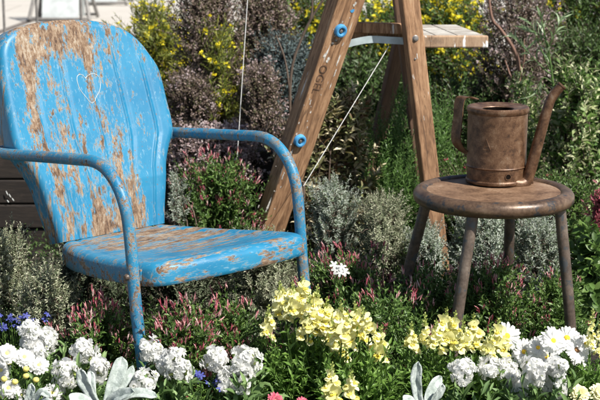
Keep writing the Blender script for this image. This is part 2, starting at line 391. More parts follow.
q = NT('silver_velvet_leaf'); v = q.coord(); q.p(Base_Color=q.mix(q.step(q.noise(v, 60, 5, .7), .35, .65), (.30, .35, .32), (.50, .55, .52)), Roughness=.9); q.b.inputs['Specular IOR Level'].default_value = .12; q.bump(q.noise(v, 160, 5, .7), .8, .002); M['velvet'] = q.m
M['centre'] = flat_mat('golden_disc', (.75, .48, .03), .8, .2, 300)
M['brown_centre'] = flat_mat('brown_disc', (.22, .11, .04), .8, .2, 300)

# ================================================================== GROUND
q = NT('pale_paving'); v = q.coord(which='Object')
br = q.n('TexBrick', {'Vector': v, 'Color1': (.42, .39, .35, 1), 'Color2': (.455, .425, .38, 1), 'Mortar': (.30, .27, .235, 1), 'Scale': 1.0, 'Mortar Size': .012, 'Brick Width': 1.6, 'Row Height': .9})
nn = q.noise(v, 3, 6, .6); q.p(Base_Color=q.mix(q.math('MULTIPLY', q.step(nn, .4, .7), .25), br.outputs[0], (.36, .33, .29)), Roughness=.85); M['paving'] = q.m
q = NT('dark_soil'); v = q.coord(); n = q.noise(v, 25, 8, .7)
q.p(Base_Color=q.ramp(n, [(.35, (.012, .009, .007)), (.55, (.035, .025, .018)), (.7, (.075, .055, .04))]), Roughness=.95); q.bump(q.noise(v, 60, 6, .7), 1, .01); M['soil'] = q.m
npmesh('pavement', [(-900, -50, 0), (900, -50, 0), (900, 2500, 0), (-900, 2500, 0)], [(0, 1, 2, 3)], M['paving'])['kind'] = 'structure'
def sheet(name, x0, x1, y0, y1, z, mat, bump, n=90, seed=0):
    rng = np.random.default_rng(seed); X, Y = np.meshgrid(np.linspace(x0, x1, n), np.linspace(y0, y1, n)); Z = np.full_like(X, z)+.0
    for k in range(14):
        a, b, c_ = rng.normal(0, 1, 3); fr = rng.uniform(3, 30); Z += bump/math.sqrt(fr)*np.sin(fr*(a*X+b*Y)/math.hypot(a, b)+c_*3)*.6
    Z = np.maximum(Z, z-.004+.002*(X-x0)/(x1-x0)); V = np.stack([X, Y, Z], -1).reshape(-1, 3)
    i = np.arange(n-1); I, J = np.meshgrid(i, i); a = (J*n+I).ravel()
    F = np.stack([a, a+1, a+n+1, a+n], 1); o = npmesh(name, V, F, mat, smooth=True); o['kind'] = 'structure'; return o
sheet('garden_bed_soil', -2.6, 2.8, 1.6, 7.4, .012, M['soil'], .012, 120, 3)
sheet('raised_bed_soil', -2.5, -.18, 4.60, 7.0, .285, M['soil'], .008, 60, 4)

# raised bed edging: dark sleepers, each a plank of one wall
wall = empty('sleeper_wall', (-1.3, 4.55, 0), 'low dark timber sleeper wall edging the raised bed behind the blue chair', 'retaining wall')
rng0 = random.Random(5)
def plank(name, p0, p1, hgt, dep, mat, parent, taper=1):
    p0 = Vector(p0); p1 = Vector(p1); d = (p1-p0); L = d.length; mb = MB()
    X = d.normalized(); Z = Vector((0, 0, 1)); Yv = Z.cross(X).normalized(); Z = X.cross(Yv)
    Mx = Matrix((X, Yv, Z)).transposed().to_4x4(); Mx.translation = (p0+p1)/2
    mb.box(Mx, (L, dep, hgt)); return mb.build(name, mat, parent, smooth=False, bevel=.004)
for k in range(4):
    z = .045+.083*k
    for (xa, xb) in ((-1.2, -.42+.06*(k % 2)), (-.414+.06*(k % 2), 1.15)):
        plank('sleeper', (xa, rng0.uniform(-.006, .006), z), (xb, rng0.uniform(-.006, .006), z), .078, .06, M['timber'], wall)
for xx in (-1.25, 1.19):
    mb = MB(); mb.box(Matrix.Translation((xx, .0, .17)), (.07, .08, .36)); mb.build('post', M['timber'], wall, False, .004)
# smear of white paint on the front sleeper
sm = at(8, 195, 4.515); mb = MB()
for k, (du, dv, l) in enumerate(((-2, -4, 7), (1, -1, 6), (4, 3, 5), (-1, 5, 4))):
    p = at(8+du, 195+dv, 4.512)-np.array([-1.3, 4.55, 0]); mb.tube(smooth_path([p, p+np.array([.003, 0, -l*.0012]), p+np.array([.006, 0, -l*.002])], 4), [.001, .0022, .0008], 6)
mb.build('paint_mark', M['white_mark'], wall)

# ================================================================== CHAIR
AL = R(42.338); CC = Vector((-.33058, 3.18445, 0))
chair = empty('metal_lawn_chair', CC, 'sky blue shell back metal lawn chair with peeling paint and rust', 'chair', rz=AL)
# chair space: x = across (viewer's left is negative), y = -forward, z up
def poly_dist(P, poly):
    d = np.full(len(P), 9.)
    for a, b in zip(poly[:-1], poly[1:]):
        ab = b-a; t = np.clip(((P-a)@ab)/(ab@ab+1e-12), 0, 1); d = np.minimum(d, np.linalg.norm(P-(a+t[:, None]*ab), axis=1))
    return d
def grid_faces(r, c):
    i = np.arange(c-1); j = np.arange(r-1); I, J = np.meshgrid(i, j); a = (J*c+I).ravel(); return np.stack([a, a+1, a+c+1, a+c], 1)
def shell(name, outline, topz, to3, flange, rad, relief, wear, mat, nth, nrho, dish, pw=.9):
    """pressed sheet panel inside outline (from foot left, round the top, to foot right): rolled edge and turned-back flange all round but the foot"""
    O = smooth_path([(*p, 0) for p in outline], 10)[:, :2]; O[:, 1] = np.clip(O[:, 1], 0, topz)
    L = np.concatenate([[0], np.cumsum(np.linalg.norm(np.diff(O, axis=0), axis=1))]); th = np.linspace(0, L[-1], nth)
    O = np.stack([np.interp(th, L, O[:, 0]), np.interp(th, L, O[:, 1])], 1)
    tm = 1-np.abs(np.linspace(-1, 1, nth)); S = np.stack([0*tm, topz*.72*np.minimum(1, tm*1.25)], 1)
    rho = np.linspace(0, 1, nrho)*.55+.45*np.sin(np.linspace(0, 1, nrho)*math.pi/2); rho[-1] = 1
    P = (S[:, None]*(1-rho)[None, :, None]+O[:, None]*rho[None, :, None]).reshape(-1, 2)
    d = poly_dist(P, O); q_ = np.clip(1-d/rad, 0, 1); depth = -(rad-np.sqrt(np.maximum(rad**2-(q_*rad)**2, 0)))*pw
    fade = np.clip((d-.004)/.03, 0, 1); depth += relief(P[:, 0], P[:, 1], d)*fade+dish(P[:, 0], P[:, 1])
    V = [to3(P[:, 0], P[:, 1], depth)]; idx = np.arange(nth*nrho).reshape(nth, nrho)
    half = nth//2
    for i in range(half): idx[nth-1-i, 0] = idx[i, 0]
    a, b, c_, e_ = idx[:-1, :-1], idx[:-1, 1:], idx[1:, 1:], idx[1:, :-1]; F = [np.stack([x.ravel() for x in (a, b, c_, e_)], 1)]; W = [wear(P[:, 0], P[:, 1], d)]
    T = np.gradient(O, axis=0); T /= np.linalg.norm(T, axis=1)[:, None]; out = np.stack([-T[:, 1], T[:, 0]], 1)
    ld = depth.reshape(nth, nrho)[:, -1]; prev = idx[:, -1]; base = nth*nrho
    for o_, dz in ((.0006, .3), (.0008, .65), (.0008, 1.0), (-.0014, 1.03), (-.002, .6), (-.003, .15)):
        V.append(to3(O[:, 0]+out[:, 0]*o_, O[:, 1]+out[:, 1]*o_, ld-flange*dz)); cur = base+np.arange(nth)
        F.append(np.stack([prev[:-1], cur[:-1], cur[1:], prev[1:]], 1)); W.append(np.full(nth, .35)+.3*np.sin(th*23)*np.sin(th*57)); prev = cur; base += nth
    V = np.concatenate(V); F = np.concatenate(F); F = F[(F[:, 0] != F[:, 3])]
    o = npmesh(name, V, F, mat, chair, smooth=True)
    at_ = o.data.attributes.new('wear', 'FLOAT', 'POINT'); at_.data.foreach_set('value', np.concatenate(W).astype(np.float32))
    return o
# backrest outline (t up the panel)
bt = [0, .045, .095, .145, .18, .205, .228, .26, .30, .38, .43]
bw = [.155, .164, .176, .187, .202, .216, .228, .232, .231, .228, .222]
OB = [(-a, t) for a, t in zip(bw[:-1], bt[:-1])]+[(-.222, .425), (-.216, .457), (-.198, .485), (-.162, .505), (-.105, .516), (-.02, .520), (.065, .513), (.122, .499), (.163, .478), (.190, .452), (.209, .422)]+[(a, t) for a, t in zip(bw[:-1], bt[:-1])][::-1]
Bf, Bz = -.1755, .358; UPf, UPz = -.2694, .9630
def back3(x, t, d):
    t = t+.013*np.clip((t-.28)/.24, 0, 1)
    cv = .012*np.cos(t/.52*math.pi)          # gentle S in profile
    d = d+cv-.012
    f = Bf+t*UPf+d*UPz; z = Bz+t*UPz-d*UPf
    return np.stack([x, -f, z], 1)
RID = [-.66, -.28, .06, .41, .75]
def half_w(t): return np.interp(t, bt, bw)
def back_relief(x, t, d):
    r = np.zeros_like(x)
    for a in RID:
        top = .50-.10*a*a; on = 1/(1+np.exp((t-top+.03)*160)); dx = x-a*half_w(t)
        r += on*(.0034*np.exp(-(dx/.0034)**2)-.0026*np.exp(-((dx-.010)/.006)**2))
    return r
def gs(x, c, s): return np.exp(-((x-c)/s)**2)
def back_wear(x, t, d):
    n = x/half_w(t); W = np.zeros_like(x)
    for (a, b, sa, sb, k) in ((-.42, .485, .42, .055, 1.0), (-.05, .475, .22, .07, .75), (.14, .44, .10, .07, .95), (-.70, .30, .10, .22, .75), (-.78, .10, .10, .12, .45), (-.55, .42, .2, .06, .5), (-.36, .22, .14, .14, .45),
                             (-.52, .14, .12, .09, .5), (-.2, .08, .14, .1, .45), (.22, .10, .13, .16, .72), (.40, .06, .2, .10, .5), (.55, .14, .1, .1, .35), (-.25, .02, .6, .025, .8), (.3, .03, .3, .03, .7), (.03, .22, .05, .15, .3)):
        W += k*gs(n, a, sa)*gs(t, b, sb)
    for a in RID: W += .35*gs(x-a*half_w(t), 0, .006)*(.5+.5*np.sin(t*31+a*9))
    W -= .55*gs(n, .72, .22)*gs(t, .25, .18)+.3*gs(n, -.12, .12)*gs(t, .33, .1)
    return W+.25*gs(d, 0, .006)
back = shell('backrest', OB, .52, back3, .040, .02, back_relief, back_wear, M['blue_back'], 420, 150,
             dish=lambda x, t: -.010*(1-(x/.23)**2)*np.clip(t/.1, 0, 1)+.004+.016*np.clip(t/.12, 0, 1))
# heart scratched on the back
def on_back(u, v):
    o = np.array([0, 0, CAMH]); d = ray(u, v)
    Wv = np.array([math.cos(AL), math.sin(AL), 0]); Fv = np.array([math.sin(AL), -math.cos(AL), 0])
    b0 = np.array(CC)+Bf*Fv+np.array([0, 0, Bz]); up = UPf*Fv+np.array([0, 0, UPz]); nrm = np.cross(Wv, up)
    s = np.dot(b0-o, nrm)/np.dot(d, nrm); p = o+s*d-b0; return float(p@Wv), float(p@up)
hp = [(87.8, 79.5), (85.5, 76.8), (82.3, 76), (79.8, 78), (79.6, 82.5), (82, 90), (87, 97), (93.2, 103.5), (98, 98), (101.6, 91), (102.6, 84), (101.3, 78.5), (98, 75.6), (93.5, 75.4), (90.2, 77.2), (87.8, 79.8)]
hw_ = [on_back(u, v) for u, v in hp]
def surf(pts, lift=.0006):
    x = np.array([p[0] for p in pts]); t = np.array([p[1] for p in pts]); d = back_relief(x, t, x)-.010*(1-(x/.23)**2)+.020+lift
    return back3(x, t, d)
hs = smooth_path([(*p, 0) for p in hw_], 8); mb = MB(); mb.tube(surf(hs[:, :2], .0004), .00075, 6); 
adopt(mb.build('heart_mark', M['white_mark']), back)
# seat pan
Sf0, Sz0 = -.172, .358; sl = math.hypot(.40-.358, .422); SUf, SUz = .422/sl, .042/sl; SL = .480
st_ = [0, .02, .06, .12, .25, .36, .40]; swd = [.157, .164, .179, .194, .216, .224, .2245]
OS = [(-a, t) for a, t in zip(swd[:-1], st_[:-1])]+[(-.2245, .385), (-.2225, .415), (-.2120, .442), (-.185, .460), (-.12, .471), (-.06, .476), (0, .478), (.06, .476), (.12, .471), (.185, .460), (.2120, .442), (.2225, .415), (.2245, .385)]+[(a, t) for a, t in zip(swd[:-1], st_[:-1])][::-1]
def seat3(x, t, d):
    d = d-.016*np.sin(np.clip(t/.44, 0, 1)*math.pi)*(1-(x/.24)**2)
    return np.stack([x, -(Sf0+t*SUf-d*SUz), Sz0+t*SUz+d*SUf], 1)
def seat_wear(x, t, d):
    W = 1.15*gs(x, .03, .14)*gs(t, .12, .11)+.6*gs(x, .06, .12)*gs(t, .30, .06)+.5*gs(t, .0, .02)+.35*gs(x, -.1, .06)*gs(t, .1, .05)
    W += .55*gs(x, .12, .05)*gs(t, .46, .02)+.4*gs(x, -.19, .02)*gs(t, .43, .03)
    return W+.15*gs(d, 0, .01)
def seat_relief(x, t, d):
    return -.0022*gs(d, .045, .006)
shell('seat', OS, SL, seat3, .027, .024, seat_relief, seat_wear, M['blue_seat'], 360, 110, lambda x, t: 0*x)
# tubular frame : one bent tube, arm - leg - floor runner on each side, joined behind the back
armp = [(-.300, .566), (-.22, .572), (-.147, .579), (-.05, .588), (.03, .595), (.075, .599), (.110, .598), (.142, .589), (.168, .573), (.190, .551), (.206, .524), (.217, .493), (.224, .45), (.230, .396), (.236, .33), (.244, .27), (.254, .21), (.264, .14), (.268, .085), (.262, .045), (.24, .021), (.20, .014), (.05, .0135), (-.15, .0135), (-.235, .0135)]
def arm(sx):
    P = [(sx*.239, -f, z) for f, z in armp]
    P = [(0, .352, .560), (sx*.10, .352, .560), (sx*.175, .350, .561), (sx*.222, .33, .563)]+P
    P += [(sx*.222, .262, .0135), (sx*.185, .275, .0135), (sx*.10, .277, .0135), (0, .277, .0135)]
    mb = MB(); mb.tube(smooth_path(P, 8), .0132, 20, cap=False); return mb.build('tube_frame', M['blue_tube'], chair)
for sx in (-1, 1):
    fr = arm(sx)
    for (f, z) in ((.229, .372),):
        mb = MB(); Mx = Matrix.Translation((sx*.2535, -f, z)) @ Matrix.Rotation(R(90)*sx, 4, 'Y')
        mb.lathe([(0, .006), (.004, .0055), (.0065, .003), (.0072, 0), (.0072, -.003), (0, -.003)], 12, Mx); adopt(mb.build('bolt', M['stool_leg']), fr)
    # spacer lug between the pan and the leg
    mb = MB(); mb.box(Matrix.Translation((sx*.2205, -.229, .372)), (.012, .022, .026)); mb.build('seat_lug', M['blue_tube'], chair, False, .002)
    mb = MB(); mb.box(Matrix.Translation((sx*.228, .262, .566)), (.012, .05, .022)); mb.build('arm_lug', M['blue_tube'], chair, False, .002)

# ================================================================== STOOL
SC = Vector((.4613, 3.273, 0)); 
stool = empty('round_metal_stool', SC, 'round brown metal stool with rolled rim and four worn legs', 'stool')
mb = MB(); mb.lathe([(0, .4695), (.05, .4700), (.10, .4708), (.14, .4718), (.152, .4718), (.1585, .4712)], 96); mb.build('seat', M['stool_disc'], stool)
prof = [(.158, .4708), (.160, .4735), (.165, .4768), (.171, .4780), (.179, .4765), (.186, .4720), (.1905, .4650), (.1912, .4575), (.1895, .4500), (.184, .4435), (.176, .4400), (.170, .4405), (.167, .4440), (.165, .4600)]
mb = MB(); mb.lathe(prof, 128); mb.build('rim', M['stool_rim'], stool, angle=60)
mb = MB(); mb.lathe([(.150, .4650), (.150, .4480), (.157, .4480), (.157, .4650), (.150, .4650)], 64); mb.build('underframe', M['stool_leg'], stool)
for k, (px_, py_, fx, fy) in enumerate(((.148, -.066, .195, -.105), (-.150, .066, -.243, .112), (-.066, -.146, -.128, -.215), (.064, .146, .075, .225))):
    mb = MB(); P = [(px_, py_, .4645), ((px_*.995+fx*.005), py_*.995+fy*.005, .44), (px_+(fx-px_)*.5, py_+(fy-py_)*.5, .235), (fx, fy, .0)]
    mb.tube(smooth_path(P, 6), [.0135, .0135, .0135, .0125], 16); leg = mb.build('leg', M['stool_leg'], stool)
    mb = MB(); mb.tube([(px_+(fx-px_)*.93, py_+(fy-py_)*.93, .036), (fx, fy, .001)], .016, 14); adopt(mb.build('foot_cap', M['black']), leg)

# ================================================================== OIL CAN
kc = atz(495.8, 182.2, .4705); KZ = .4712; KC = Vector((kc[0], kc[1], KZ))
can = empty('spouted_oil_can', KC, 'rusty brown tin oil can with long spout, standing on the stool', 'oil can')
r = .0735; H = .188
prof = [(0, .001), (r-.006, .001), (r-.001, .002), (r+.0008, .005), (r+.0008, .009), (r-.002, .012), (r-.002, .040), (r-.0005, .0415), (r+.0006, .043), (r-.0005, .0445), (r-.001, .047), (r-.001, H-.016), (r, H-.015), (r+.001, H-.013), (r+.0022, H-.010),
        (r+.0025, H-.006), (r+.0015, H-.002), (r-.001, H), (r-.005, H-.0005), (r-.009, H-.002), (r-.022, H-.003), (r-.027, H-.0045), (r-.034, H-.0055), (.0385, H-.0065), (.0378, H-.0080)]
mb = MB(); mb.lathe(prof, 112); body = mb.build('body', M['can'], can, angle=30)
mb = MB(); mb.lathe([(.0377, H-.0078), (.0372, H-.03), (0, H-.03)], 40); adopt(mb.build('filler_hole', M['black']), body)
def cyl(ang, z, rr=r): return np.array([rr*math.cos(ang), rr*math.sin(ang), z])
# round hole in the lower band, built as a dark recessed disc with a rolled lip
ha = math.asin((504-495.8)/31.); ha = -math.pi/2+ha
hc = cyl(ha, .0255, r-.0012); nrm = Vector((math.cos(ha), math.sin(ha), 0)); q4 = nrm.to_track_quat('Z', 'Y').to_matrix().to_4x4(); q4.translation = Vector(hc)
mb = MB(); mb.lathe([(0, .0003), (.0062, .0003)], 24, q4); mb.lathe([(.006, 0), (.0064, .0012), (.0074, .0012), (.0082, -.0008)], 24, q4, 1); adopt(mb.build('bung_hole', [M['black'], M['can']]), body)
# pressed triangular mark
ta = -math.pi/2-math.asin((495.8-481.5)/31.); mb = MB(); pts = [(-.009, -.012), (.010, -.012), (-.001, .014), (-.009, -.012)]
pa = [cyl(ta+x/r, .103+z, r-.0006) for x, z in pts]; mb.tube(pa, .0011, 6)
pa = [cyl(ta+x/r, .103+z, r-.0006) for x, z in ((-.005, -.004), (.006, -.004))]; mb.tube(pa, .0009, 6); adopt(mb.build('pressed_mark', M['can']), body)
# vertical seam
# strap handle on the left
def strap(mb, path, wid, th, sidev):
    P = smooth_path(path, 8); T = np.gradient(P, axis=0); T = unit(T); S = np.broadcast_to(unit(np.array(sidev, float)), P.shape); N = np.cross(T, S); V = []
    for p, s_, n_ in zip(P, S, N):
        for a, b in ((-1, -1), (-.6, -1.5), (.6, -1.5), (1, -1), (1, 1), (.6, .4), (-.6, .4), (-1, 1)): V.append(p+s_*a*wid/2+n_*b*th/2)
    F = []; m = len(P)
    for i in range(m-1):
        for k in range(8): F.append((i*8+k, i*8+(k+1) % 8, (i+1)*8+(k+1) % 8, (i+1)*8+k))
    F.append(tuple(range(7, -1, -1))); F.append(tuple((m-1)*8+k for k in range(8))); mb.add(V, F)
def kpt(u, v, out):    # point on the vertical plane through the can's axis facing the camera
    p = at(u, v, KC.y+out)-np.array(KC); return p
mb = MB(); hd = .0
strap(mb, [kpt(474, 98.5, hd), kpt(467, 96.5, hd), kpt(461, 98, hd), kpt(458.8, 106, hd), kpt(458, 118, hd), kpt(456.5, 130, hd), kpt(456, 139, hd), kpt(458.5, 146, hd), kpt(464, 151, hd), kpt(470, 154.5, hd)], .028, .003, (.72, -.69, 0)); mb.build('handle', M['can'], can)
# spout
so = -.035
SP = [kpt(506, 182.5, so-.015), kpt(513, 183.5, so-.012), kpt(520, 184.5, so-.008), kpt(526, 181, so), kpt(530, 171, so), kpt(536, 150, so), kpt(542, 128, so), kpt(548, 107, so), kpt(551, 99, so), kpt(556, 92, so), kpt(561.5, 86, so)]
P = smooth_path(SP, 8); mb = MB(); mb.tube(P, [.0125, .0145, .0150, .0150, .0145, .0138, .0130, .0122, .0118, .0112, .0108], 24, cap=False); sp = mb.build('spout', M['can'], can)
d = unit(P[-1]-P[-2]); mb = MB(); q4 = Vector(d).to_track_quat('Z', 'Y').to_matrix().to_4x4(); q4.translation = Vector(P[-1])
mb.lathe([(.0108, -.001), (.0122, .0), (.0122, .003), (.0100, .0038), (.0082, .003), (.0080, -.012), (0, -.013)], 24, q4); adopt(mb.build('spout_lip', M['can']), sp)
mb = MB(); mb.lathe([(0, .0032-.014), (.0078, .0032-.014)], 20, q4); adopt(mb.build('spout_bore', M['black']), sp)
mb = MB(); mb.tube(smooth_path([kpt(529, 176, so+.012), kpt(532, 179, so+.012), kpt(532.5, 184, so+.01), kpt(529, 187.5, so+.008)], 6), .0022, 8); adopt(mb.build('spout_bracket', M['can']), sp)

# ================================================================== WOODEN STEPLADDER
LY = 4.2
lad = empty('wooden_stepladder', (at(345, 280, LY)[0], LY, 0), 'weathered wooden stepladder with a paint spattered shelf', 'stepladder'); LO = np.array([at(345, 280, LY)[0], LY, 0])
def beam(name, top, bot, w0, w1, dep, yaw, mat, parent=lad, sidemat=None):
    """tapered stile from pixel/depth top to pixel/depth bottom; bot may be None for the ground"""
    A = np.array(at(*bot))-LO; B = np.array(at(*top))-LO
    d = unit(B-A); s = np.array([math.cos(yaw), math.sin(yaw), 0]); s = unit(s-d*np.dot(s, d)); n_ = np.cross(d, s)
    ax = Matrix((Vector(s), Vector(n_), Vector(d))).transposed().to_4x4(); mid = (A+B)/2; ax.translation = Vector(mid); L = np.linalg.norm(B-A)
    nseg = 8; V = []; rg = random.Random(int(top[0]))
    for i in range(nseg+1):
        t = i/nseg; ww = (w1+(w0-w1)*t)/2*(1+rg.uniform(-.012, .012)); z = (t-.5)*L
        for a, b in ((-1, -1), (1, -1), (1, 1), (-1, 1)): V.append((a*ww, b*dep/2, z))
    F = [(3, 2, 1, 0), tuple(nseg*4+k for k in range(4))]; mi = [0, 0]
    for i in range(nseg):
        for k in range(4): F.append((i*4+k, i*4+(k+1) % 4, (i+1)*4+(k+1) % 4, (i+1)*4+k))
    me = bpy.data.meshes.new(name); me.from_pydata(V, [], F); me.update(); me.materials.append(mat)
    o = link(bpy.data.objects.new(name, me)); o.parent = parent; o.matrix_local = ax
    b = o.modifiers.new('bevel', 'BEVEL'); b.width = .004; b.segments = 2; b.limit_method = 'ANGLE'; return o, ax
P4 = ppm(LY)
yawL = R(28)
# the front-left stile: centre line of its face, continued to the ground and beyond the frame top
stileL, axL = beam('stile', (366, -60, 4.12), (250.5, 283, 4.24), 30/P4*1.0, 25/P4*1.02, .062, yawL, M['ladder'])
stileR, axR = beam('stile', (402, -60, 4.16), (441.5, 281, 4.20), 17.5/P4, 16.5/P4, .045, R(14), M['ladder'])
rearL, _ = beam('rear_leg', (424, -60, 4.55), (352, 252, 4.78), 16/P4, 16/P4, .03, R(20), M['ladder_side'])
rearR, _ = beam('rear_leg', (391, -60, 4.40), (432, 262, 4.52), 12/P4, 12/P4, .03, R(8), M['ladder_side'])
bpy.context.view_layer.update()
# top cap joining the stiles above the picture
plank('top_cap', at(352, -62, 4.16)-LO, at(436, -62, 4.2)-LO, .03, .22, M['ladder'], lad)
plank('rail', at(352, 27, 4.24)-LO, at(409, 29, 4.24)-LO, 10.5/P4, .03, M['ladder'], lad)
plank('rail', at(350, 34.5, 4.27)-LO, at(409, 35.2, 4.27)-LO, 7/P4, .05, M['ladder'], lad)
# pale metal strap, screwed on
ps = [at(346, 44.5, 4.205)-LO, at(357, 41.5, 4.205)-LO, at(372, 39.3, 4.205)-LO, at(390, 40.2, 4.205)-LO, at(415, 41.5, 4.205)-LO]
mb = MB(); P = smooth_path(ps, 4); V = []
for p in P:
    for a, b in ((-1, -1), (1, -1), (1, 1), (-1, 1)): V.append(p+np.array([0, b*.0025, a*3.4/P4]))
F = [(3, 2, 1, 0), tuple((len(P)-1)*4+k for k in range(4))]
for i in range(len(P)-1):
    for k in range(4): F.append((i*4+k, i*4+(k+1) % 4, (i+1)*4+(k+1) % 4, (i+1)*4+k))
mb.add(V, F); st = mb.build('metal_strap', M['strap'], lad, False)
# the shelf: three boards on a front batten
a0 = at(413, 36, 4.20); a1 = at(487, 36, 4.20); zt = a0[2]; dpt = .40
xs = [a0[0], atz(437, 35.5, zt)[0], atz(459, 35.5, zt)[0], a1[0]]; 
sh = MB(); shelf_y = 4.19
bd = []
for k in range(3):
    x0, x1 = xs[k]+.0015, xs[k+1]-.0015; sk = -.045-.0*k; mb = MB(); th = .011
    V = [(x0, 4.205, zt-th), (x1, 4.205, zt-th), (x1+sk, 4.205+dpt, zt-th), (x0+sk, 4.205+dpt, zt-th), (x0, 4.205, zt), (x1, 4.205, zt), (x1+sk, 4.205+dpt, zt), (x0+sk, 4.205+dpt, zt)]
    mb.add(np.array(V)-LO, [(3, 2, 1, 0), (4, 5, 6, 7), (0, 1, 5, 4), (1, 2, 6, 5), (2, 3, 7, 6), (3, 0, 4, 7)]); mb.build('shelf_board', M['shelf_top'], lad, False, .002)
plank('shelf_batten', (xs[0]-LO[0], 4.192-LO[1], zt-.0155), (xs[3]-LO[0]+.002, 4.192-LO[1], zt-.0155), .036, .022, M['shelf_front'], lad)
plank('shelf_batten', (xs[0]-LO[0]-.04, 4.58-LO[1], zt-.03), (xs[3]-LO[0]-.05, 4.58-LO[1], zt-.03), .036, .022, M['ladder_side'], lad)
# blue plastic bushes with steel bolts on the left stile; a bolt on the right stile
def on_face(ax, dep, u, v, lift=0):
    n_ = np.array(ax.to_3x3() @ Vector((0, -1, 0))); p0 = np.array(ax.translation)+n_*(dep/2+lift)+LO
    o = np.array([0, 0, CAMH]); d = ray(u, v); s = np.dot(p0-o, n_)/np.dot(d, n_); return o+s*d-LO, n_
def disc(parent, name, p, n_, prof, mats, mi=None):
    q4 = Vector(n_).to_track_quat('Z', 'Y').to_matrix().to_4x4(); q4.translation = Vector(p); mb = MB(); mb.lathe(prof, 32, q4); o = mb.build(name, mats)
    o.parent = parent; o.matrix_parent_inverse = parent.matrix_local.inverted(); return o
for (u, v) in ((340, 30.3), (299.3, 140.3)):
    p, n_ = on_face(axL, .062, u, v); disc(stileL, 'blue_bush', p, n_, [(.0075, .004), (.009, .010), (.0125, .0125), (.017, .012), (.0195, .008), (.0200, 0)], M['ring'])
    disc(stileL, 'bolt', p, n_, [(0, .011), (.0045, .0105), (.006, .008), (.0062, .003), (.0078, .0025), (.0078, 0)], M['steel'])
for (u, v) in ((336, 40.5), (332.5, 43.5)):
    p, n_ = on_face(axL, .062, u, v); disc(stileL, 'screw', p, n_, [(0, .003), (.004, .002), (.005, 0)], M['steel'])
p, n_ = on_face(axR, .045, 415.5, 38.5); disc(stileR, 'bolt', p, n_, [(0, .006), (.006, .005), (.0085, .001), (.010, 0)], M['steel'])
p, n_ = on_face(axR, .045, 415.2, 59); disc(stileR, 'screw', p, n_, [(0, .003), (.003, .002), (.004, 0)], M['steel'])
p = at(370, 38.5, 4.2005)-LO; disc(st, 'screw', p, (0, -1, 0), [(0, .003), (.004, .002), (.005, 0)], M['steel'])
p = at(366.5, 27, 4.224)-LO; disc(st, 'screw', p, (0, -1, 0), [(0, .003), (.006, .002), (.007, 0)], M['steel'])
# carved letters running down the left stile
def letter(ch, u, v, ht, ang):
    cu = bpy.data.curves.new('lettering', 'FONT'); cu.body = ch; cu.size = ht; cu.extrude = .0004; cu.align_x = 'CENTER'; cu.align_y = 'CENTER'
    t = bpy.data.objects.new('lettering', cu); sc.collection.objects.link(t); dg = bpy.context.evaluated_depsgraph_get(); me = bpy.data.meshes.new_from_object(t.evaluated_get(dg)); bpy.data.objects.remove(t)
    return me
def flat_on(ax, dep, u, v, me, mat, rot, name, parent):
    p, n_ = on_face(ax, dep, u, v, .0008); n_ = Vector(n_); d = (ax.to_3x3() @ Vector((0, 0, 1))); d = Matrix.Rotation(rot, 3, n_) @ d
    x = d.cross(n_); Mx = Matrix((x, d, n_)).transposed().to_4x4(); Mx.translation = Vector(p); me.transform(Mx); me.materials.clear(); me.materials.append(mat)
    o = link(bpy.data.objects.new(name, me)); o.parent = parent; o.matrix_parent_inverse = parent.matrix_local.inverted(); return o
M['ink'] = flat_mat('burnt_letter', (.10, .055, .033), .8, .5, 60)
word = letter('OGEL', 0, 0, .036, 0)
flat_on(axL, .062, 319.5, 79, word, M['ink'], R(-90), 'lettering', stileL)
# spilled white and blue paint on the left stile face
def blot(ax, dep, pts, mat, parent, name='paint_splash', seed=1):
    rg = random.Random(seed); P = [on_face(ax, dep, u, v, .0009)[0] for u, v in pts]; mb = MB(); mb.add(P, [tuple(range(len(P)))]); o = mb.build(name, mat, None, False)
    o.parent = parent; o.matrix_parent_inverse = parent.matrix_local.inverted(); return o
M['splash'] = flat_mat('old_paint_drip', (.52, .50, .46), .8, .3, 120)
rg = random.Random(8)
def irregular(u, v, ru, rv, n=11, lean=-.33):
    return [(u+ru*math.cos(2*math.pi*k/n)*rg.uniform(.45, 1.2)-lean*rv*math.sin(2*math.pi*k/n)*-1, v+rv*math.sin(2*math.pi*k/n)*rg.uniform(.6, 1.15)) for k in range(n)]
for (u, v, ru, rv) in ((325, 55, 2.0, 3.2), (328, 60, 1.7, 3.0), (338.5, 60, .9, 6), (335, 73, .8, 5), (355, 4, 1.5, 3), (268.8, 204, .8, 8), (266.5, 210, .8, 3), (310.5, 102, .5, 3), (292, 152, .5, 3), (283, 176, .5, 4), (330.5, 86, .5, 3.4), (343, 44, .5, 3)):
    blot(axL, .062, irregular(u, v, ru, rv), M['splash'], stileL)
blot(axL, .062, irregular(352.5, 10.5, 2.0, 2.2, 10), M['ring'], stileL)
for k in range(34):
    t = rg.uniform(0, 1); u = 352-t*88+rg.uniform(-9, 9); v = 5+t*210; r_ = rg.uniform(.25, .7); blot(axL, .062, irregular(u, v, r_, r_*rg.uniform(1, 3), 7), M['splash'], stileL)
for (u, v, ru, rv) in ((417.3, 56, .6, 4), (414, 78, .4, 2), (424, 118, .4, 3)): blot(axR, .045, irregular(u, v, ru, rv, 9, .12), M['splash'], stileR)
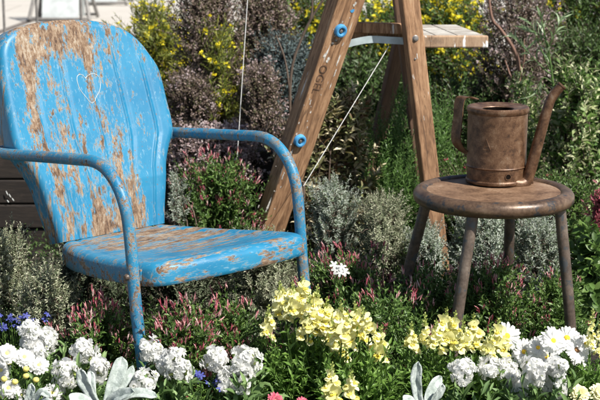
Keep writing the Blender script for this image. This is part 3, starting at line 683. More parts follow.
# white cord tied to the ladder strap, pegged into the bed
c0 = at(389, 46, 4.19); c1 = at(303, 181, 3.98); dd = c1-c0; tz = (.01-c0[2])/dd[2]; c2 = c0+dd*tz
c1 = at(303.5, 186, 4.03); o = MB(); o.tube([c0, c1], .0010, 6); tag(o.build('guy_cord', M['string']), 'white cord stretched down from the stepladder strap into the bed', 'cord')
o = MB(); o.tube([(c1[0], c1[1]+.006, 0), (c1[0], c1[1]+.006, c1[2]+.012)], [.006, .005], 8); tag(o.build('garden_peg', M['bark']), 'slim dark peg in the silver bush holding the lower end of the white cord', 'peg')
s0 = at(247.5, 0, 4.35); s1 = at(235, 190, 4.30); dd = s1-s0; o = MB(); o.tube([s0-dd*.35, s1, s0+dd*((.30-.3-s0[2])/dd[2])], .0012, 6)
tag(o.build('white_cane', M['string']), 'thin white cane standing upright in front of the mauve shrubs', 'plant cane')

# ================================================================== FAR PAVEMENT: easels, stakes
M['board'] = flat_mat('white_board', (.46, .49, .49), .6, .12, 10); M['dkframe'] = flat_mat('dark_grey_metal', (.16, .15, .14), .5, .2, 30)
def sandwich(u, v, lab, wd=.36, hh=.62, rz=0):
    p = atz(u, v, 0); e = empty('sandwich_board', (p[0], p[1], 0), lab, 'sandwich board', 'white boards on the far pavement', rz)
    for s in (1, -1):
        mb = MB(); Mx = Matrix.Translation((0, -s*.15, hh/2)) @ Matrix.Rotation(R(-s*14), 4, 'X')
        mb.box(Mx, (wd, .018, hh-.03), taper=1); mb.build('panel', M['board'], e, False, .004)
        for sx in (-1, 1):
            mb = MB(); mb.tube([(sx*(wd/2+.12), -s*.29, .012), (sx*(wd/2-.01), -s*.02, hh+.03)], .019, 8); mb.build('leg', M['dkframe'], e)
        mb = MB(); mb.tube([(-wd/2-.12, -s*.30, .035), (wd/2+.12, -s*.30, .035)], .014, 8); mb.build('crossbar', M['dkframe'], e)
sandwich(64, 20, 'white sandwich board on dark legs, far pavement just above the chair back')
sandwich(98, 4, 'white sandwich board further right and further back on the pavement, cropped by the photo top', .5)
for k, (u, vt, vb, lab) in enumerate(((5, -70, 41, 'thin grey stake nearest the left edge of the photo'), (38.5, -70, 60, 'thin grey stake left of the nearer sandwich board'), (82.5, -70, 60, 'thin grey stake right of the nearer sandwich board'))):
    p = at(u, vb, 7.8); t_ = at(u, vt, 7.8); mb = MB(); mb.tube([(p[0], 7.8, 0), (p[0], 7.8, t_[2])], .0075, 8); tag(mb.build('garden_stake', M['dkframe']), lab, 'stake', 'grey stakes beyond the bed')
pA, pB = atz(-8, 35, 0), atz(52, 13, 0); d = unit(pB-pA); nrm = np.array([-d[1], d[0], 0])*.045
npmesh('pavement_strip', np.array([pA-nrm-d*3, pA+nrm-d*3, pB+nrm+d*3, pB-nrm+d*3])+np.array([0, 0, .004]), [(0, 1, 2, 3)][::-1], flat_mat('dark_strip', (.13, .11, .095), .8))['kind'] = 'structure'  # thin dark diagonal strip lying flat just above the paving

# ================================================================== BACKGROUND SHRUBS
RB = .285
GB = 'shrubs behind the chair and stool'
def S(name, label, catg, u, vt, z0, Y, hw, ry, leaf, n, **k): return shrub(name, label, catg, u, vt, z0, Y, hw, ry, leaf, n, **k)
S('golden_shrub', 'feathery golden green shrub with yellow sprays beside the chair back top', 'shrub', 150, 4, RB, 5.7, 42, .2, ('long', .032, .0045, 'l_conifer'), 850, k=16, tl=.11, up=.5, ang=38, clumps=16, seed=11, blooms=[('blossoms', 'puff', 'yellow', 170, .017, .3)], spread=.22)
S('golden_shrub', 'golden green shrub half hidden behind the tall mauve shrub', 'shrub', 205, 45, RB, 5.75, 45, .2, ('long', .032, .005, 'l_conifer'), 1300, k=14, tl=.11, up=.5, ang=40, clumps=14, seed=12, blooms=[('blossoms', 'puff', 'yellow', 190, .026, .3)])
S('golden_shrub', 'thin golden green sprays between the two nearer mauve shrubs', 'shrub', 216, 30, RB, 4.95, 15, .1, ('long', .032, .0048, 'l_conifer'), 150, k=16, tl=.10, up=.9, ang=38, clumps=9, seed=10, low=.2, blooms=[('blossoms', 'puff', 'yellow', 26, .018, .3)])
S('mauve_shrub', 'tall bronze mauve shrub right of the blue chair back', 'shrub', 205, -45, RB, 5.15, 44, .2, ('oval', .0135, .008, 'l_mauve'), 1500, k=10, tl=.07, up=.6, clumps=26, seed=13, twig=True, trunks=9, blooms=[('blossoms', 'puff', 'l_mauve_pale', 130, .010, .3)], spread=.17, low=.2)
S('mauve_shrub', 'tall bronze mauve shrub behind the white cane', 'shrub', 262, -30, RB, 5.3, 36, .2, ('oval', .0135, .008, 'l_mauve'), 900, k=10, tl=.07, up=.6, clumps=20, seed=14, blooms=[('blossoms', 'puff', 'l_mauve_pale', 120, .010, .3)], spread=.17, low=.2)
S('mauve_shrub', 'short mauve shrub with pink tips left of the stepladder', 'shrub', 262, 68, RB-.1, 4.85, 30, .16, ('oval', .012, .007, 'l_mauve'), 1900, k=10, tl=.06, up=.7, clumps=16, seed=15, blooms=[('blossoms', 'puff', 'l_mauve_pale', 240, .012, .2)], spread=.2)
S('mauve_shrub', 'short mauve shrub with pink tips right beside the chair back edge', 'shrub', 190, 76, RB, 4.85, 26, .14, ('oval', .012, .007, 'l_mauve'), 1300, k=10, tl=.06, up=.7, clumps=14, seed=16, blooms=[('blossoms', 'puff', 'l_mauve_pale', 190, .012, .1)], spread=.2)
S('pink_sedum', 'low mound of pale pink heads on the sleeper wall under the far armrest', 'flowering plant', 214, 134, 0, 4.44, 44, .06, ('oval', .012, .007, 'l_mauve'), 900, k=8, tl=.05, up=.9, clumps=16, seed=17, low=.78, blooms=[('blossoms', 'puff', 'l_mauve_pale', 900, .016, .1)], spread=.25)
S('blue_grey_shrub', 'blue grey leaved shrub between mauve shrubs and stepladder', 'shrub', 283, 38, RB-.1, 5.2, 28, .16, ('lance', .026, .008, 'l_blue'), 1300, k=12, tl=.10, up=.6, clumps=12, seed=18)
S('yellow_broom', 'yellow flowering bush behind the bright green cane', 'flowering shrub', 308, -8, 0, 6.3, 48, .3, ('lance', .028, .009, 'l_dark'), 1700, k=12, tl=.12, clumps=16, seed=19, low=.35, blooms=[('blossoms', 'puff', 'yellow', 360, .027, .6)], spread=.2)
S('yellow_broom', 'yellow flowering bush seen between the stepladder stiles', 'flowering shrub', 385, 4, 0, 6.2, 45, .3, ('lance', .028, .009, 'l_mid'), 1700, k=12, tl=.12, clumps=16, seed=20, low=.3, blooms=[('blossoms', 'puff', 'yellow', 300, .026, .45)])
S('yellow_broom', 'broad yellow flowering bush under and above the stepladder shelf', 'flowering shrub', 452, 0, 0, 5.9, 58, .3, ('lance', .026, .008, 'l_mid'), 2400, k=12, tl=.12, clumps=20, seed=21, low=.25, blooms=[('blossoms', 'puff', 'yellow', 760, .023, .5)])
S('yellow_broom', 'yellow flecked bush near the top right corner', 'flowering shrub', 582, -40, 0, 6.0, 50, .3, ('long', .045, .006, 'l_mid'), 1700, k=12, tl=.14, clumps=16, seed=22, low=.3, blooms=[('blossoms', 'puff', 'yellow', 240, .022, .45)])
S('dark_shrub', 'dark shrub with small mauve flowers and a bent brown branch, behind the oil can', 'shrub', 520, -60, 0, 5.25, 52, .25, ('oval', .014, .007, 'l_mauve'), 1400, k=10, tl=.08, up=.6, clumps=24, seed=23, blooms=[('blossoms', 'puff', 'l_mauve_pale', 260, .014, .4)], spread=.17)
S('dark_evergreen', 'dark evergreen backing the left end of the shrubs', 'shrub', 240, 30, 0, 6.4, 85, .25, ('lance', .03, .010, 'l_dark'), 2200, k=12, tl=.14, clumps=22, seed=24, low=.1)
S('dark_evergreen', 'dark evergreen behind the middle of the stepladder', 'shrub', 360, 60, 0, 5.6, 62, .25, ('lance', .03, .010, 'l_dark'), 2300, k=12, tl=.14, clumps=20, seed=25, low=.1)
S('dark_evergreen', 'dark evergreen behind the stool and oil can', 'shrub', 470, 85, 0, 5.3, 60, .25, ('lance', .03, .010, 'l_dark'), 2300, k=12, tl=.14, clumps=20, seed=26, low=.1)
S('dark_evergreen', 'dark evergreen at the right edge behind the variegated shrub', 'shrub', 575, 40, 0, 5.4, 55, .25, ('lance', .03, .010, 'l_dark'), 2100, k=12, tl=.14, clumps=20, seed=27, low=.1)
S('bronze_shrub', 'variegated bronze and cream leaved shrub between the stepladder stiles', 'shrub', 334, 100, 0, 4.34, 40, .13, ('oval', .036, .013, 'l_bronze'), 520, k=11, tl=.09, up=.8, clumps=18, seed=28, ang=65, spread=.2)
S('bronze_shrub', 'small bronze leaved shrub low beside the left stepladder stile foot', 'shrub', 282, 150, 0, 4.5, 26, .12, ('oval', .028, .012, 'l_bronze'), 170, k=10, tl=.08, up=.8, clumps=10, seed=29, ang=65)
def rosemary(label, u, vt, Y, hw, n, seed, z0=0):
    return S('rosemary_bush', label, 'herb bush', u, vt, z0, Y, hw, .14, ('long', .024, .0036, 'l_bright'), n, k=58, tl=.21, up=2.2, ang=50, clumps=14, seed=seed, spread=.22, stem='green_stem')
rosemary('upright bright green rosemary like bush between the stiles', 378, 112, 4.42, 36, 120, 30)
rosemary('upright green rosemary like bush behind the stool and right stile', 436, 110, 4.7, 28, 110, 31)
rosemary('low green rosemary like bush left of the stool seat', 402, 165, 4.35, 24, 60, 32)
S('magenta_flowered_bush', 'green bush with a few magenta flowers, behind the stool legs', 'flowering shrub', 474, 165, 0, 4.36, 52, .14, ('lance', .020, .007, 'l_mid'), 1300, k=12, tl=.07, up=.7, clumps=18, seed=33, blooms=[('blossoms', 'puff', 'magenta', 14, .014, .3)])
S('magenta_flowered_bush', 'green bush with magenta flecks behind the right stool leg', 'flowering shrub', 555, 180, 0, 4.15, 40, .14, ('lance', .020, .007, 'l_mid'), 1000, k=12, tl=.07, up=.7, clumps=14, seed=34, blooms=[('blossoms', 'puff', 'magenta', 8, .014, .3)])
S('variegated_shrub', 'cream and green variegated shrub right of the spout', 'shrub', 577, 74, 0, 4.5, 36, .17, ('lance', .034, .015, 'l_varieg'), 430, k=12, tl=.10, up=.9, clumps=20, seed=35, ang=60, spread=.19)
S('variegated_shrub', 'cream and green variegated shrub between can and spout', 'shrub', 528, 84, 0, 4.75, 24, .15, ('lance', .030, .013, 'l_varieg'), 300, k=12, tl=.10, up=.9, clumps=14, seed=36, ang=60, spread=.19)
S('wine_red_shrub', 'wine red leaved shrub at the right edge beside the stool', 'shrub', 602, 193, 0, 3.95, 17, .07, ('oval', .026, .012, 'l_red'), 80, k=9, tl=.07, up=.8, clumps=8, seed=37, low=.55, spread=.2)
S('leafy_green_plant', 'leafy green plant right of the right stool leg', 'plant', 596, 226, 0, 3.62, 20, .12, ('oval', .040, .027, 'l_mid'), 90, k=8, tl=.08, up=.7, clumps=14, seed=38, ang=65, stem='green_stem')
# silver bushes
def silver(label, u, vt, Y, hw, n, seed, mat='l_silver', ry=.12, name='silver_bush'):
    return S(name, label, 'silver shrub' if mat == 'l_silver' else 'grey shrub', u, vt, .0, Y, hw, ry, ('lance', .0135, .0042, mat), n, k=20, tl=.058, up=.75, ang=58, clumps=20, seed=seed, spread=.22, stem_r=.003)
silver('silver leaved bush left of the stool, near the stepladder foot', 338, 184, 3.98, 36, 800, 40)
silver('silver leaved bush just behind the left stool leg', 424, 232, 3.86, 24, 520, 41)
silver('silver leaved bush framed by the two middle stool legs', 482, 212, 3.84, 32, 850, 42)
silver('silver leaved bush between the back and right stool legs', 540, 222, 3.84, 30, 750, 43)
silver('small silver tuft against the right edge of the chair back foot', 178, 176, 4.15, 13, 150, 44)
silver('cream grey bush between the silver bush and the left stool leg', 382, 198, 3.9, 26, 700, 45, 'l_greygreen', name='grey_green_bush')
silver('cream grey bush beside the left edge, under the near armrest', 8, 234, 3.22, 36, 1300, 46, 'l_greygreen', name='grey_green_bush')
silver('low cream grey bush in front of the left edge bush', 48, 268, 3.08, 26, 750, 47, 'l_greygreen', name='grey_green_bush')
silver('shaded grey bush under the left corner of the blue seat', 88, 236, 3.78, 36, 900, 48, 'l_grey_shaded', name='grey_green_bush')
silver('shaded grey bush under the middle of the blue seat', 180, 248, 3.72, 50, 1200, 49, 'l_grey_shaded', name='grey_green_bush')
silver('grey bush showing under the right corner of the blue seat', 268, 240, 3.68, 40, 1200, 50, 'l_greygreen', name='grey_green_bush')
# jasmine
def jasmine(label, u, vt, Y, hw, n, nb, seed, ry=.12, mat='l_mid', bs=.020):
    return S('pink_budded_jasmine', label, 'flowering plant', u, vt, 0, Y, hw, ry, ('lance', .020, .008, mat), int(n*1.15), k=10, tl=.075, up=.9, ang=58, clumps=18, seed=seed, spread=.26, stem_r=.0022, stem='green_stem', blooms=[('bud_spray', 'bud', 'pinkbud', int(nb*.48), bs*.9, .35)], group=None)
jasmine('pink budded jasmine behind the blue seat under the far armrest', 214, 166, 4.2, 44, 560, 380, 60)
jasmine('pink budded jasmine left of the near chair leg', 96, 318, 2.93, 40, 420, 330, 61, ry=.06)
jasmine('pink budded jasmine right of the near chair leg', 185, 316, 2.86, 36, 420, 330, 62, ry=.06)
jasmine('pink budded jasmine under the front of the blue seat, left of the yellow snapdragons', 235, 306, 2.95, 28, 380, 190, 63, ry=.06)
jasmine('pink budded jasmine right of the far chair leg', 345, 262, 3.42, 40, 520, 300, 64)
jasmine('pink budded jasmine around the front left stool leg', 425, 274, 3.34, 44, 560, 240, 65)
jasmine('pink budded jasmine between the middle stool legs', 492, 272, 3.36, 36, 520, 210, 66)
jasmine('pink budded jasmine by the right stool leg', 556, 286, 3.4, 36, 480, 120, 67)
jasmine('pink budded jasmine behind the blue lobelia at the left edge', 20, 305, 3.2, 36, 420, 30, 68)
jasmine('green jasmine filling behind the middle snapdragons', 385, 302, 3.08, 44, 420, 90, 69)
# one sprig with white starry flowers
rng = np.random.default_rng(5); c = at(340, 268, 3.3); base = np.array([c[0], 3.34, 0]); e = empty('starry_jasmine_sprig', base, 'white star shaped jasmine flowers right of the far chair leg', 'flowering plant')
B = np.array([at(336, 270, 3.28), at(342, 267, 3.28), at(345, 272, 3.28), at(334, 265, 3.3), at(340, 273, 3.27)]); D = unit(B-base)
V, F = bl_star(rng, B, D+np.array([0, -1, .3]), .012); npmesh('blossoms', V, F, M['white_petal'], e, origin=base)
V, F = sticks(np.repeat(base[None], 5, 0), B-D*.001, .0016, .0010, rng.normal(0, .01, (5, 3)), 4); npmesh('stems', V, F, M['green_stem'], e, origin=base)
(V, F), _ = shoot(rng, np.repeat(base[None], 5, 0), D, np.linalg.norm(B-base, axis=1), 14, .018, .008, 'lance', t0=.3); npmesh('foliage', V, F, M['l_mid'], e, origin=base)
# leafy climbing sprig beside the near chair leg
base = np.array([at(146, 330, 2.98)[0], 2.98, 0]); e = empty('leafy_sprig', base, 'slender sprig with bronze green leaves beside the near chair leg', 'plant')
tipz = [at(150, 291, 2.95), at(160, 299, 2.97), at(132, 312, 2.9)]; B = np.array(tipz); A = np.repeat(base[None], 3, 0)
V, F = sticks(A, B, .0018, .0009, rng.normal(0, .01, (3, 3)), 5); npmesh('stems', V, F, M['red_bark'], e, origin=base)
(V, F), _ = shoot(rng, A+(B-A)*.45, B-A, np.linalg.norm(B-A, axis=1)*.55, 9, .03, .009, 'lance', ang=70, t0=.2); npmesh('foliage', V, F, M['l_bronze'], e, origin=base)
(V, F), _ = shoot(rng, A+(B-A)*.5, B-A, np.linalg.norm(B-A, axis=1)*.45, 7, .026, .012, 'lance', ang=70, t0=.3); npmesh('young_leaves', V, F, M['l_bright'], e, origin=base)

# bright green cane, bare branches, drooping long leaved branch
c0 = at(288, -70, 5.38); mb = MB(); zz = np.linspace(0, c0[2], 22); X0 = c0[0]
mb.tube([(X0-.01+.01*z, 5.38, z) for z in zz], [.0085+.0012*(i % 3 == 0) for i in range(22)], 12); tag(mb.build('green_cane', M['cane']), 'thick bright green cane rising left of the stepladder', 'plant stem')
def branch_thing(name, label, catg, base, paths, mat, leaf=None, seed=0):
    e = empty(name, base, label, catg); mb = MB(); rng = np.random.default_rng(seed); b = np.array(base); parts = []
    for P, r0, r1 in paths: mb.tube(smooth_path(np.array(P)-b, 6), [r0, r1], 8)
    mb.build('branch', M[mat], e)
    if leaf:
        shp, L, W, lm, k, ang, segs = leaf
        for A, B in segs:
            A = np.array(A); B = np.array(B); (V, F), _ = shoot(rng, A[None], (B-A)[None], np.linalg.norm(B-A), k, L, W, shp, ang, curve=0, taper=.2, jitter=.2); parts.append((V, F))
        V, F = cat(parts); npmesh('foliage', V, F, M[lm], e, origin=b)
    return e
b = (at(296, 200, 4.9)[0], 4.9, 0)
branch_thing('bare_branch', 'dark forked bare branches beside the green cane', 'branch', b, [([b, at(290, 90, 4.9), at(303, 35, 4.9), at(325, -5, 4.9), at(335, -40, 4.9)], .0055, .003), ([at(303, 35, 4.9), at(312, 12, 4.9), at(311, -30, 4.9)], .005, .003), ([at(291, 100, 4.9), at(285, 60, 4.9), at(276, 35, 4.92)], .004, .002)], 'bark')
b = (at(520, 250, 4.95)[0], 4.95, 0)
branch_thing('bent_branch', 'bent reddish brown branch rising behind the oil can', 'branch', b, [([b, at(517, 140, 4.95), at(518, 95, 4.95), at(519, 66, 4.95), at(513, 48, 4.95), at(501, 30, 4.95), at(492, 18, 4.95), at(488, -12, 4.95), at(487, -40, 4.95)], .009, .004), ([at(517, 100, 4.95), at(510, 75, 4.98), at(505, 60, 5.0)], .005, .002), ([at(518, 82, 4.95), at(524, 60, 4.93), at(524, 40, 4.93)], .004, .002)], 'red_bark')
Yw = 4.62; b = (at(552, 260, Yw)[0], Yw, 0)
segs = [(at(552, 75, Yw), at(540, 12, Yw)), (at(541, 66, Yw), at(513, 36, Yw)), (at(548, 50, Yw), at(562, 18, Yw)), (at(543, 78, Yw), at(536, 92, Yw)), (at(552, 60, Yw), at(530, 22, Yw)), (at(546, 40, Yw), at(524, 26, Yw+.05))]
branch_thing('long_leaved_branch', 'arching branch with long narrow light green leaves above the can spout', 'shrub', b, [([b, at(556, 150, Yw), at(552, 75, Yw), at(540, 12, Yw)], .007, .002), ([at(552, 75, Yw), at(541, 66, Yw), at(513, 36, Yw)], .003, .001), ([at(550, 60, Yw), at(548, 50, Yw), at(562, 18, Yw)], .003, .001), ([at(552, 82, Yw), at(543, 78, Yw), at(536, 92, Yw)], .0025, .001), ([at(550, 70, Yw), at(530, 22, Yw)], .0025, .001), ([at(550, 60, Yw), at(546, 40, Yw), at(524, 26, Yw+.05)], .0025, .001)],
             'green_stem', ('long', .070, .0085, 'l_willow', 15, 55, segs), 3)
# low cover over the soil
rng = np.random.default_rng(9); n = 5200; X = rng.uniform(-1.6, 1.5, n); Y = rng.uniform(2.55, 5.2, n); A = np.stack([X, Y, np.full(n, .012)], 1); D = rng.normal(0, .5, (n, 3)); D[:, 2] = 1
(V, F), _ = shoot(rng, A, D, rng.uniform(.05, .13, n), 8, .022, .009, 'lance', 60); tag(npmesh('ground_cover', V, F, M['l_dark']), kind='stuff')

# ================================================================== FRONT FLOWERS
def petals(lst, shape='petal'):
    """lst of (P, D, N, L, W)"""
    P, D, N, L, W = [np.array(x, float) for x in zip(*lst)]; return leaves(P, D, N, L, W, shape)
def side_leaves(rng, e, base, tops, mat, leafL, leafW, extra=8, spread=.07, hfac=1.0, k=12, shape='lance', stem='green_stem', stem_r=.0024, t0=.05):
    """stems to every flower head plus leafy side shoots around them"""
    T = np.array(tops); n = len(T); A = np.repeat(base[None], n, 0)+np.stack([rng.normal(0, .012, n)+(T[:, 0]-base[0])*.55, rng.normal(0, .01, n)+(T[:, 1]-base[1])*.55, np.zeros(n)], 1)
    V, F = sticks(A, T, stem_r, stem_r*.6, None, 3); parts = [(V, F)]
    L = np.linalg.norm(T-A, axis=1); (lv, lf), _ = shoot(rng, A, T-A, L*.93, k, leafL, leafW, shape, 58, t0=t0, taper=.45); lp = [(lv, lf)]
    m = extra*n; idx = rng.integers(0, n, m); A2 = A[idx]+(T-A)[idx]*rng.uniform(.0, .45, m)[:, None]; D2 = unit((T-A)[idx])+rng.normal(0, .33, (m, 3))*np.array([1, 1, .2]); L2 = (T[idx, 2]-A2[:, 2])*rng.uniform(.5, hfac, m)
    (lv, lf), tips = shoot(rng, A2, D2, L2, k, leafL, leafW, shape, 55, t0=.2, taper=.5); lp.append((lv, lf)); parts.append(sticks(A2, tips, stem_r*.6, stem_r*.35, None, 1))
    V, F = cat(parts); npmesh('stems', V, F, M[stem], e, origin=base); V, F = cat(lp); npmesh('foliage', V, F, M[mat], e, origin=base)
def snap_spike(rng, e, base, tip, ln, n, size, tight=1.0):
    """a snapdragon spike: two-lipped florets winding round the top of the stem; tip = top of the open florets"""
    tip = np.array(tip); axis = unit(np.array([rng.normal(0, .08), rng.normal(0, .08), 1.])); pale = []; deep = []; grn = []
    for i in range(n):
        t = (i+.5)/n; p = tip-axis*ln*(1-t); a = i*2.4+rng.normal(0, .25); o = unit(np.array([math.cos(a), math.sin(a), .25+.35*t])); s = size*(1.05-.4*t)*rng.uniform(.85, 1.1)
        sd = unit(np.cross(o, axis)); up = np.cross(sd, o); up = up if up[2] > 0 else -up; th = p+o*s*.38
        for k in range(5):
            b = 2*math.pi*k/5; w_ = math.cos(b)*sd+math.sin(b)*up; pale.append((p+o*.003, o+w_*.25, w_, s*.52, s*.34))
        for sgn in (-1, 1):
            pale.append((th+up*s*.08, up*.9+o*.28+sd*sgn*.48, -o+up*.2, s*.70, s*.74)); 
            pale.append((th-up*s*.06, -up*.62+o*.55+sd*sgn*.75, up+o*.4, s*.60, s*.62))
            deep.append((th+sd*sgn*s*.06, o*.8-up*.35+sd*sgn*.3, up, s*.34, s*.34))
        pale.append((th-up*s*.06, -up*.9+o*.6, up+o*.5, s*.60, s*.6)); deep.append((th+o*.002, o*.5-up*.75, up+o*.5, s*.36, s*.5))
    for i in range(12):
        t = i/12; p = tip+axis*(.028*t+.0); a = i*2.4; o = unit(np.array([math.cos(a), math.sin(a), .9])); grn.append((p, o, rng.normal(0, 1, 3), .010*(1-.5*t), .007*(1-.5*t))); grn.append((p, o, np.cross(o, [0, 0, 1.]), .010*(1-.5*t), .007*(1-.5*t)))
    jit = lambda L_, k: [(p, unit(np.array(d_, float))+rng.normal(0, k, 3), unit(np.array(n2, float))+rng.normal(0, k*1.3, 3), l*rng.uniform(.75, 1.15), w2*rng.uniform(.75, 1.2)) for p, d_, n2, l, w2 in L_]
    a_, b_ = petals(jit(pale, .2)), petals(jit(deep, .15)); g_ = petals(grn, 'oval'); V, F = cat([a_, b_, g_]); mi = [0]*len(a_[1])+[1]*len(b_[1])+[2]*len(g_[1])
    npmesh('flower_spike', V, F, [M['snap_pale'], M['snap_deep'], M['bud_green']], e, mi, origin=base); return tip-axis*ln
def snapdragon(label, Y, spikes, seed, extra=24, size=.031):
    rng = np.random.default_rng(seed); u0 = np.mean([s[0] for s in spikes]); base = np.array([at(u0, 350, Y)[0], Y+.02, 0.01])
    e = empty('snapdragon_plant', base, label, 'snapdragon', 'snapdragons in the front row'); feet = []
    for (u, vt, vb, w_) in spikes:
        tip = at(u, vt, Y+rng.uniform(-.05, .05)); ln = (vb-vt)/ppm(Y); n = max(6, int(ln/.0062)); feet.append(snap_spike(rng, e, base, tip, ln, n, size*w_))
    side_leaves(rng, e, base, feet, 'l_snap', .034, .0105, extra=extra, k=14)
snapdragon('pale yellow snapdragon group leftmost, below the front edge of the blue seat', 2.86, [(268, 318, 340, .85), (280, 294, 322, 1), (303, 288, 322, 1.1), (317, 298, 330, .95), (293, 294, 318, .95), (309, 306, 334, .9)], 71)
snapdragon('tall pale yellow snapdragon cluster, centre of the photo', 2.80, [(327, 310, 348, 1.0), (341, 314, 344, .95), (334, 330, 362, .95), (356, 314, 344, 1.0), (306, 322, 346, .8), (347, 324, 350, .9), (317, 318, 338, .9), (365, 318, 336, .8)], 72)
snapdragon('single pale yellow snapdragon spike right of the central cluster', 2.80, [(380, 338, 364, 1.05)], 73, extra=18)
snapdragon('low pale yellow snapdragon spikes at the bottom edge, centre', 2.62, [(332, 376, 404, .95), (351, 382, 402, .85)], 74)
snapdragon('yellow snapdragon with budding spikes, left end of the right hand cluster', 2.84, [(411, 335, 352, .85), (425, 326, 348, .7)], 75, size=.028)
snapdragon('bright yellow snapdragon spikes in front of the stool front left leg', 2.82, [(445, 320, 348, 1.05), (455, 324, 350, 1.05), (436, 332, 352, .8), (464, 332, 352, .8), (474, 326, 352, 1.0)], 76)
snapdragon('deep yellow snapdragon spike beside the leftmost white daisy', 2.80, [(499, 332, 358, 1.05), (490, 340, 358, .7)], 77, extra=16)
snapdragon('green budding snapdragon at the right edge of the photo', 2.84, [(592, 322, 352, .62), (600, 330, 360, .6)], 78, size=.023)
def w0(rng): return rng.normal(0, .6, 3)
def stock_plant(label, Y, heads, seed):
    """white stock: dense heads of ruffled double florets over broad leaves"""
    rng = np.random.default_rng(seed); u0 = np.mean([h[0] for h in heads]); base = np.array([at(u0, 360, Y)[0], Y+.02, .01]); e = empty('white_stock', base, label, 'stock flower', 'white stocks in the front row'); feet = []
    for (u, v, w_, h_) in heads:
        c = at(u, v, Y+rng.uniform(-.03, .03)); rw = w_*.98/2/ppm(Y); rh = h_/2/ppm(Y); lst = []; gl = []; n = int(27*max(1, rh/rw)*(rw/.033)**1.2)
        for i in range(n):
            t = (i+.5)/n; zz = -1+2*t; rr = math.sqrt(max(0, 1-(zz*.86)**2)); a = i*2.4; o = unit(np.array([math.cos(a)*rr, math.sin(a)*rr, zz*.7+.15])); kj = rng.uniform(.35, 1.02); p = c+np.array([o[0]*rw*kj*rr**.3, o[1]*rw*kj*rr**.3, zz*rh*.78])+rng.normal(0, .0035, 3)
            X = unit(np.cross(o, [.2, .1, .97])); Yv = np.cross(o, X); gl.append((p+o*.003, o, X, .006, .004)); gl.append((p-o*.012, o+w0(rng), X, .012, .006))
            for ring, (m, tilt, sz) in enumerate(((5, 1.4, .0128), (4, .95, .0100), (3, .4, .0070))):
                for k in range(m):
                    b = 2*math.pi*k/m+ring*.6+rng.normal(0, .25); w2 = math.cos(b)*X+math.sin(b)*Yv; tl = tilt+rng.normal(0, .15)
                    lst.append((p+o*ring*.0018, o*math.cos(tl)+w2*math.sin(tl), o*math.sin(tl)-w2*math.cos(tl)+rng.normal(0, .25, 3), sz*rng.uniform(.8, 1.15), sz*rng.uniform(.8, 1.1)))
        a_ = petals(lst); g_ = petals(gl, 'oval'); V, F = cat([a_, g_]); npmesh('flower_head', V, F, [M['white_petal'], M['bud_green']], e, [0]*len(a_[1])+[1]*len(g_[1]), origin=base); feet.append(c-np.array([0, 0, rh*.75]))
    side_leaves(rng, e, base, feet, 'l_stock', .055, .016, extra=9, k=8, hfac=1.15, shape='oval', stem_r=.0035)
stock_plant('tallest white stock in the left corner, above the cream daisies', 2.84, [(31, 334, 27, 30), (46, 340, 22, 26), (38, 351, 22, 18)], 81)
stock_plant('white stock between the cream daisies and the silver leaves', 2.76, [(85, 351, 25, 22), (65, 373, 26, 26), (98, 369, 24, 24), (62, 388, 20, 16)], 82)
stock_plant('round white stock head directly below the near chair leg', 2.80, [(150, 351, 21, 23)], 83)
stock_plant('wide white stock right of the near chair leg', 2.76, [(167, 364, 24, 24), (180, 369, 22, 20), (172, 357, 18, 16)], 84)
stock_plant('low white stock left of the wide one, beside the silver leaves', 2.72, [(144, 380, 24, 24)], 85)
stock_plant('white stock left of a pair, left of the central snapdragons', 2.78, [(215, 358, 23, 26), (224, 380, 14, 20)], 86)
stock_plant('white stock right of a pair, left of the central snapdragons', 2.78, [(245, 358, 26, 22), (243, 371, 22, 18), (241, 387, 15, 15)], 87)
stock_plant('white stock in front of the bright yellow snapdragons', 2.72, [(463, 370, 23, 25)], 88)
stock_plant('white stock between the lone low stock and the daisies', 2.74, [(491, 368, 26, 24), (508, 374, 24, 26), (516, 390, 28, 22)], 89)
stock_plant('tall rounded white stock in front of the daisies, rightmost', 2.72, [(534, 372, 24, 32), (555, 381, 23, 38), (556, 366, 17, 18)], 90)
def ball(c, r_, n=10, sq=.6, N=None):
    mbx = MB(); prof = [(r_*math.sin(a), r_*sq*math.cos(a)) for a in np.linspace(0, math.pi, 7)]; q4 = Vector(N if N is not None else (0, 0, 1)).to_track_quat('Z', 'Y').to_matrix().to_4x4(); q4.translation = Vector(c); mbx.lathe(prof, n, q4); return mbx
def daisy_head(rng, e, base, c, N, rad, m, pm, cm, rings=1, cr=.24, name='flower_head', width=.30):
    N = unit(np.array(N, float)); X = unit(np.cross(N, [.13, .21, .9])); Yv = np.cross(N, X); lst = []
    for g in range(rings):
        for k in range(m):
            b = 2*math.pi*(k+.5*g)/m+rng.normal(0, .05); w2 = math.cos(b)*X+math.sin(b)*Yv; el = .12+g*.32+rng.normal(0, .08); L = rad*(1-.2*g)*rng.uniform(.88, 1.05)
            lst.append((c+w2*rad*.1+N*g*.0015, w2*math.cos(el)+N*math.sin(el), N, L, rad*width))
    V, F = petals(lst); h = npmesh(name, V, F, M[pm], e, origin=base)
    if cm: o = ball(np.array(c)+N*.001-base, rad*cr, 12, .55, N).build('flower_centre', M[cm]); adopt(o, h)
    return c-N*.004
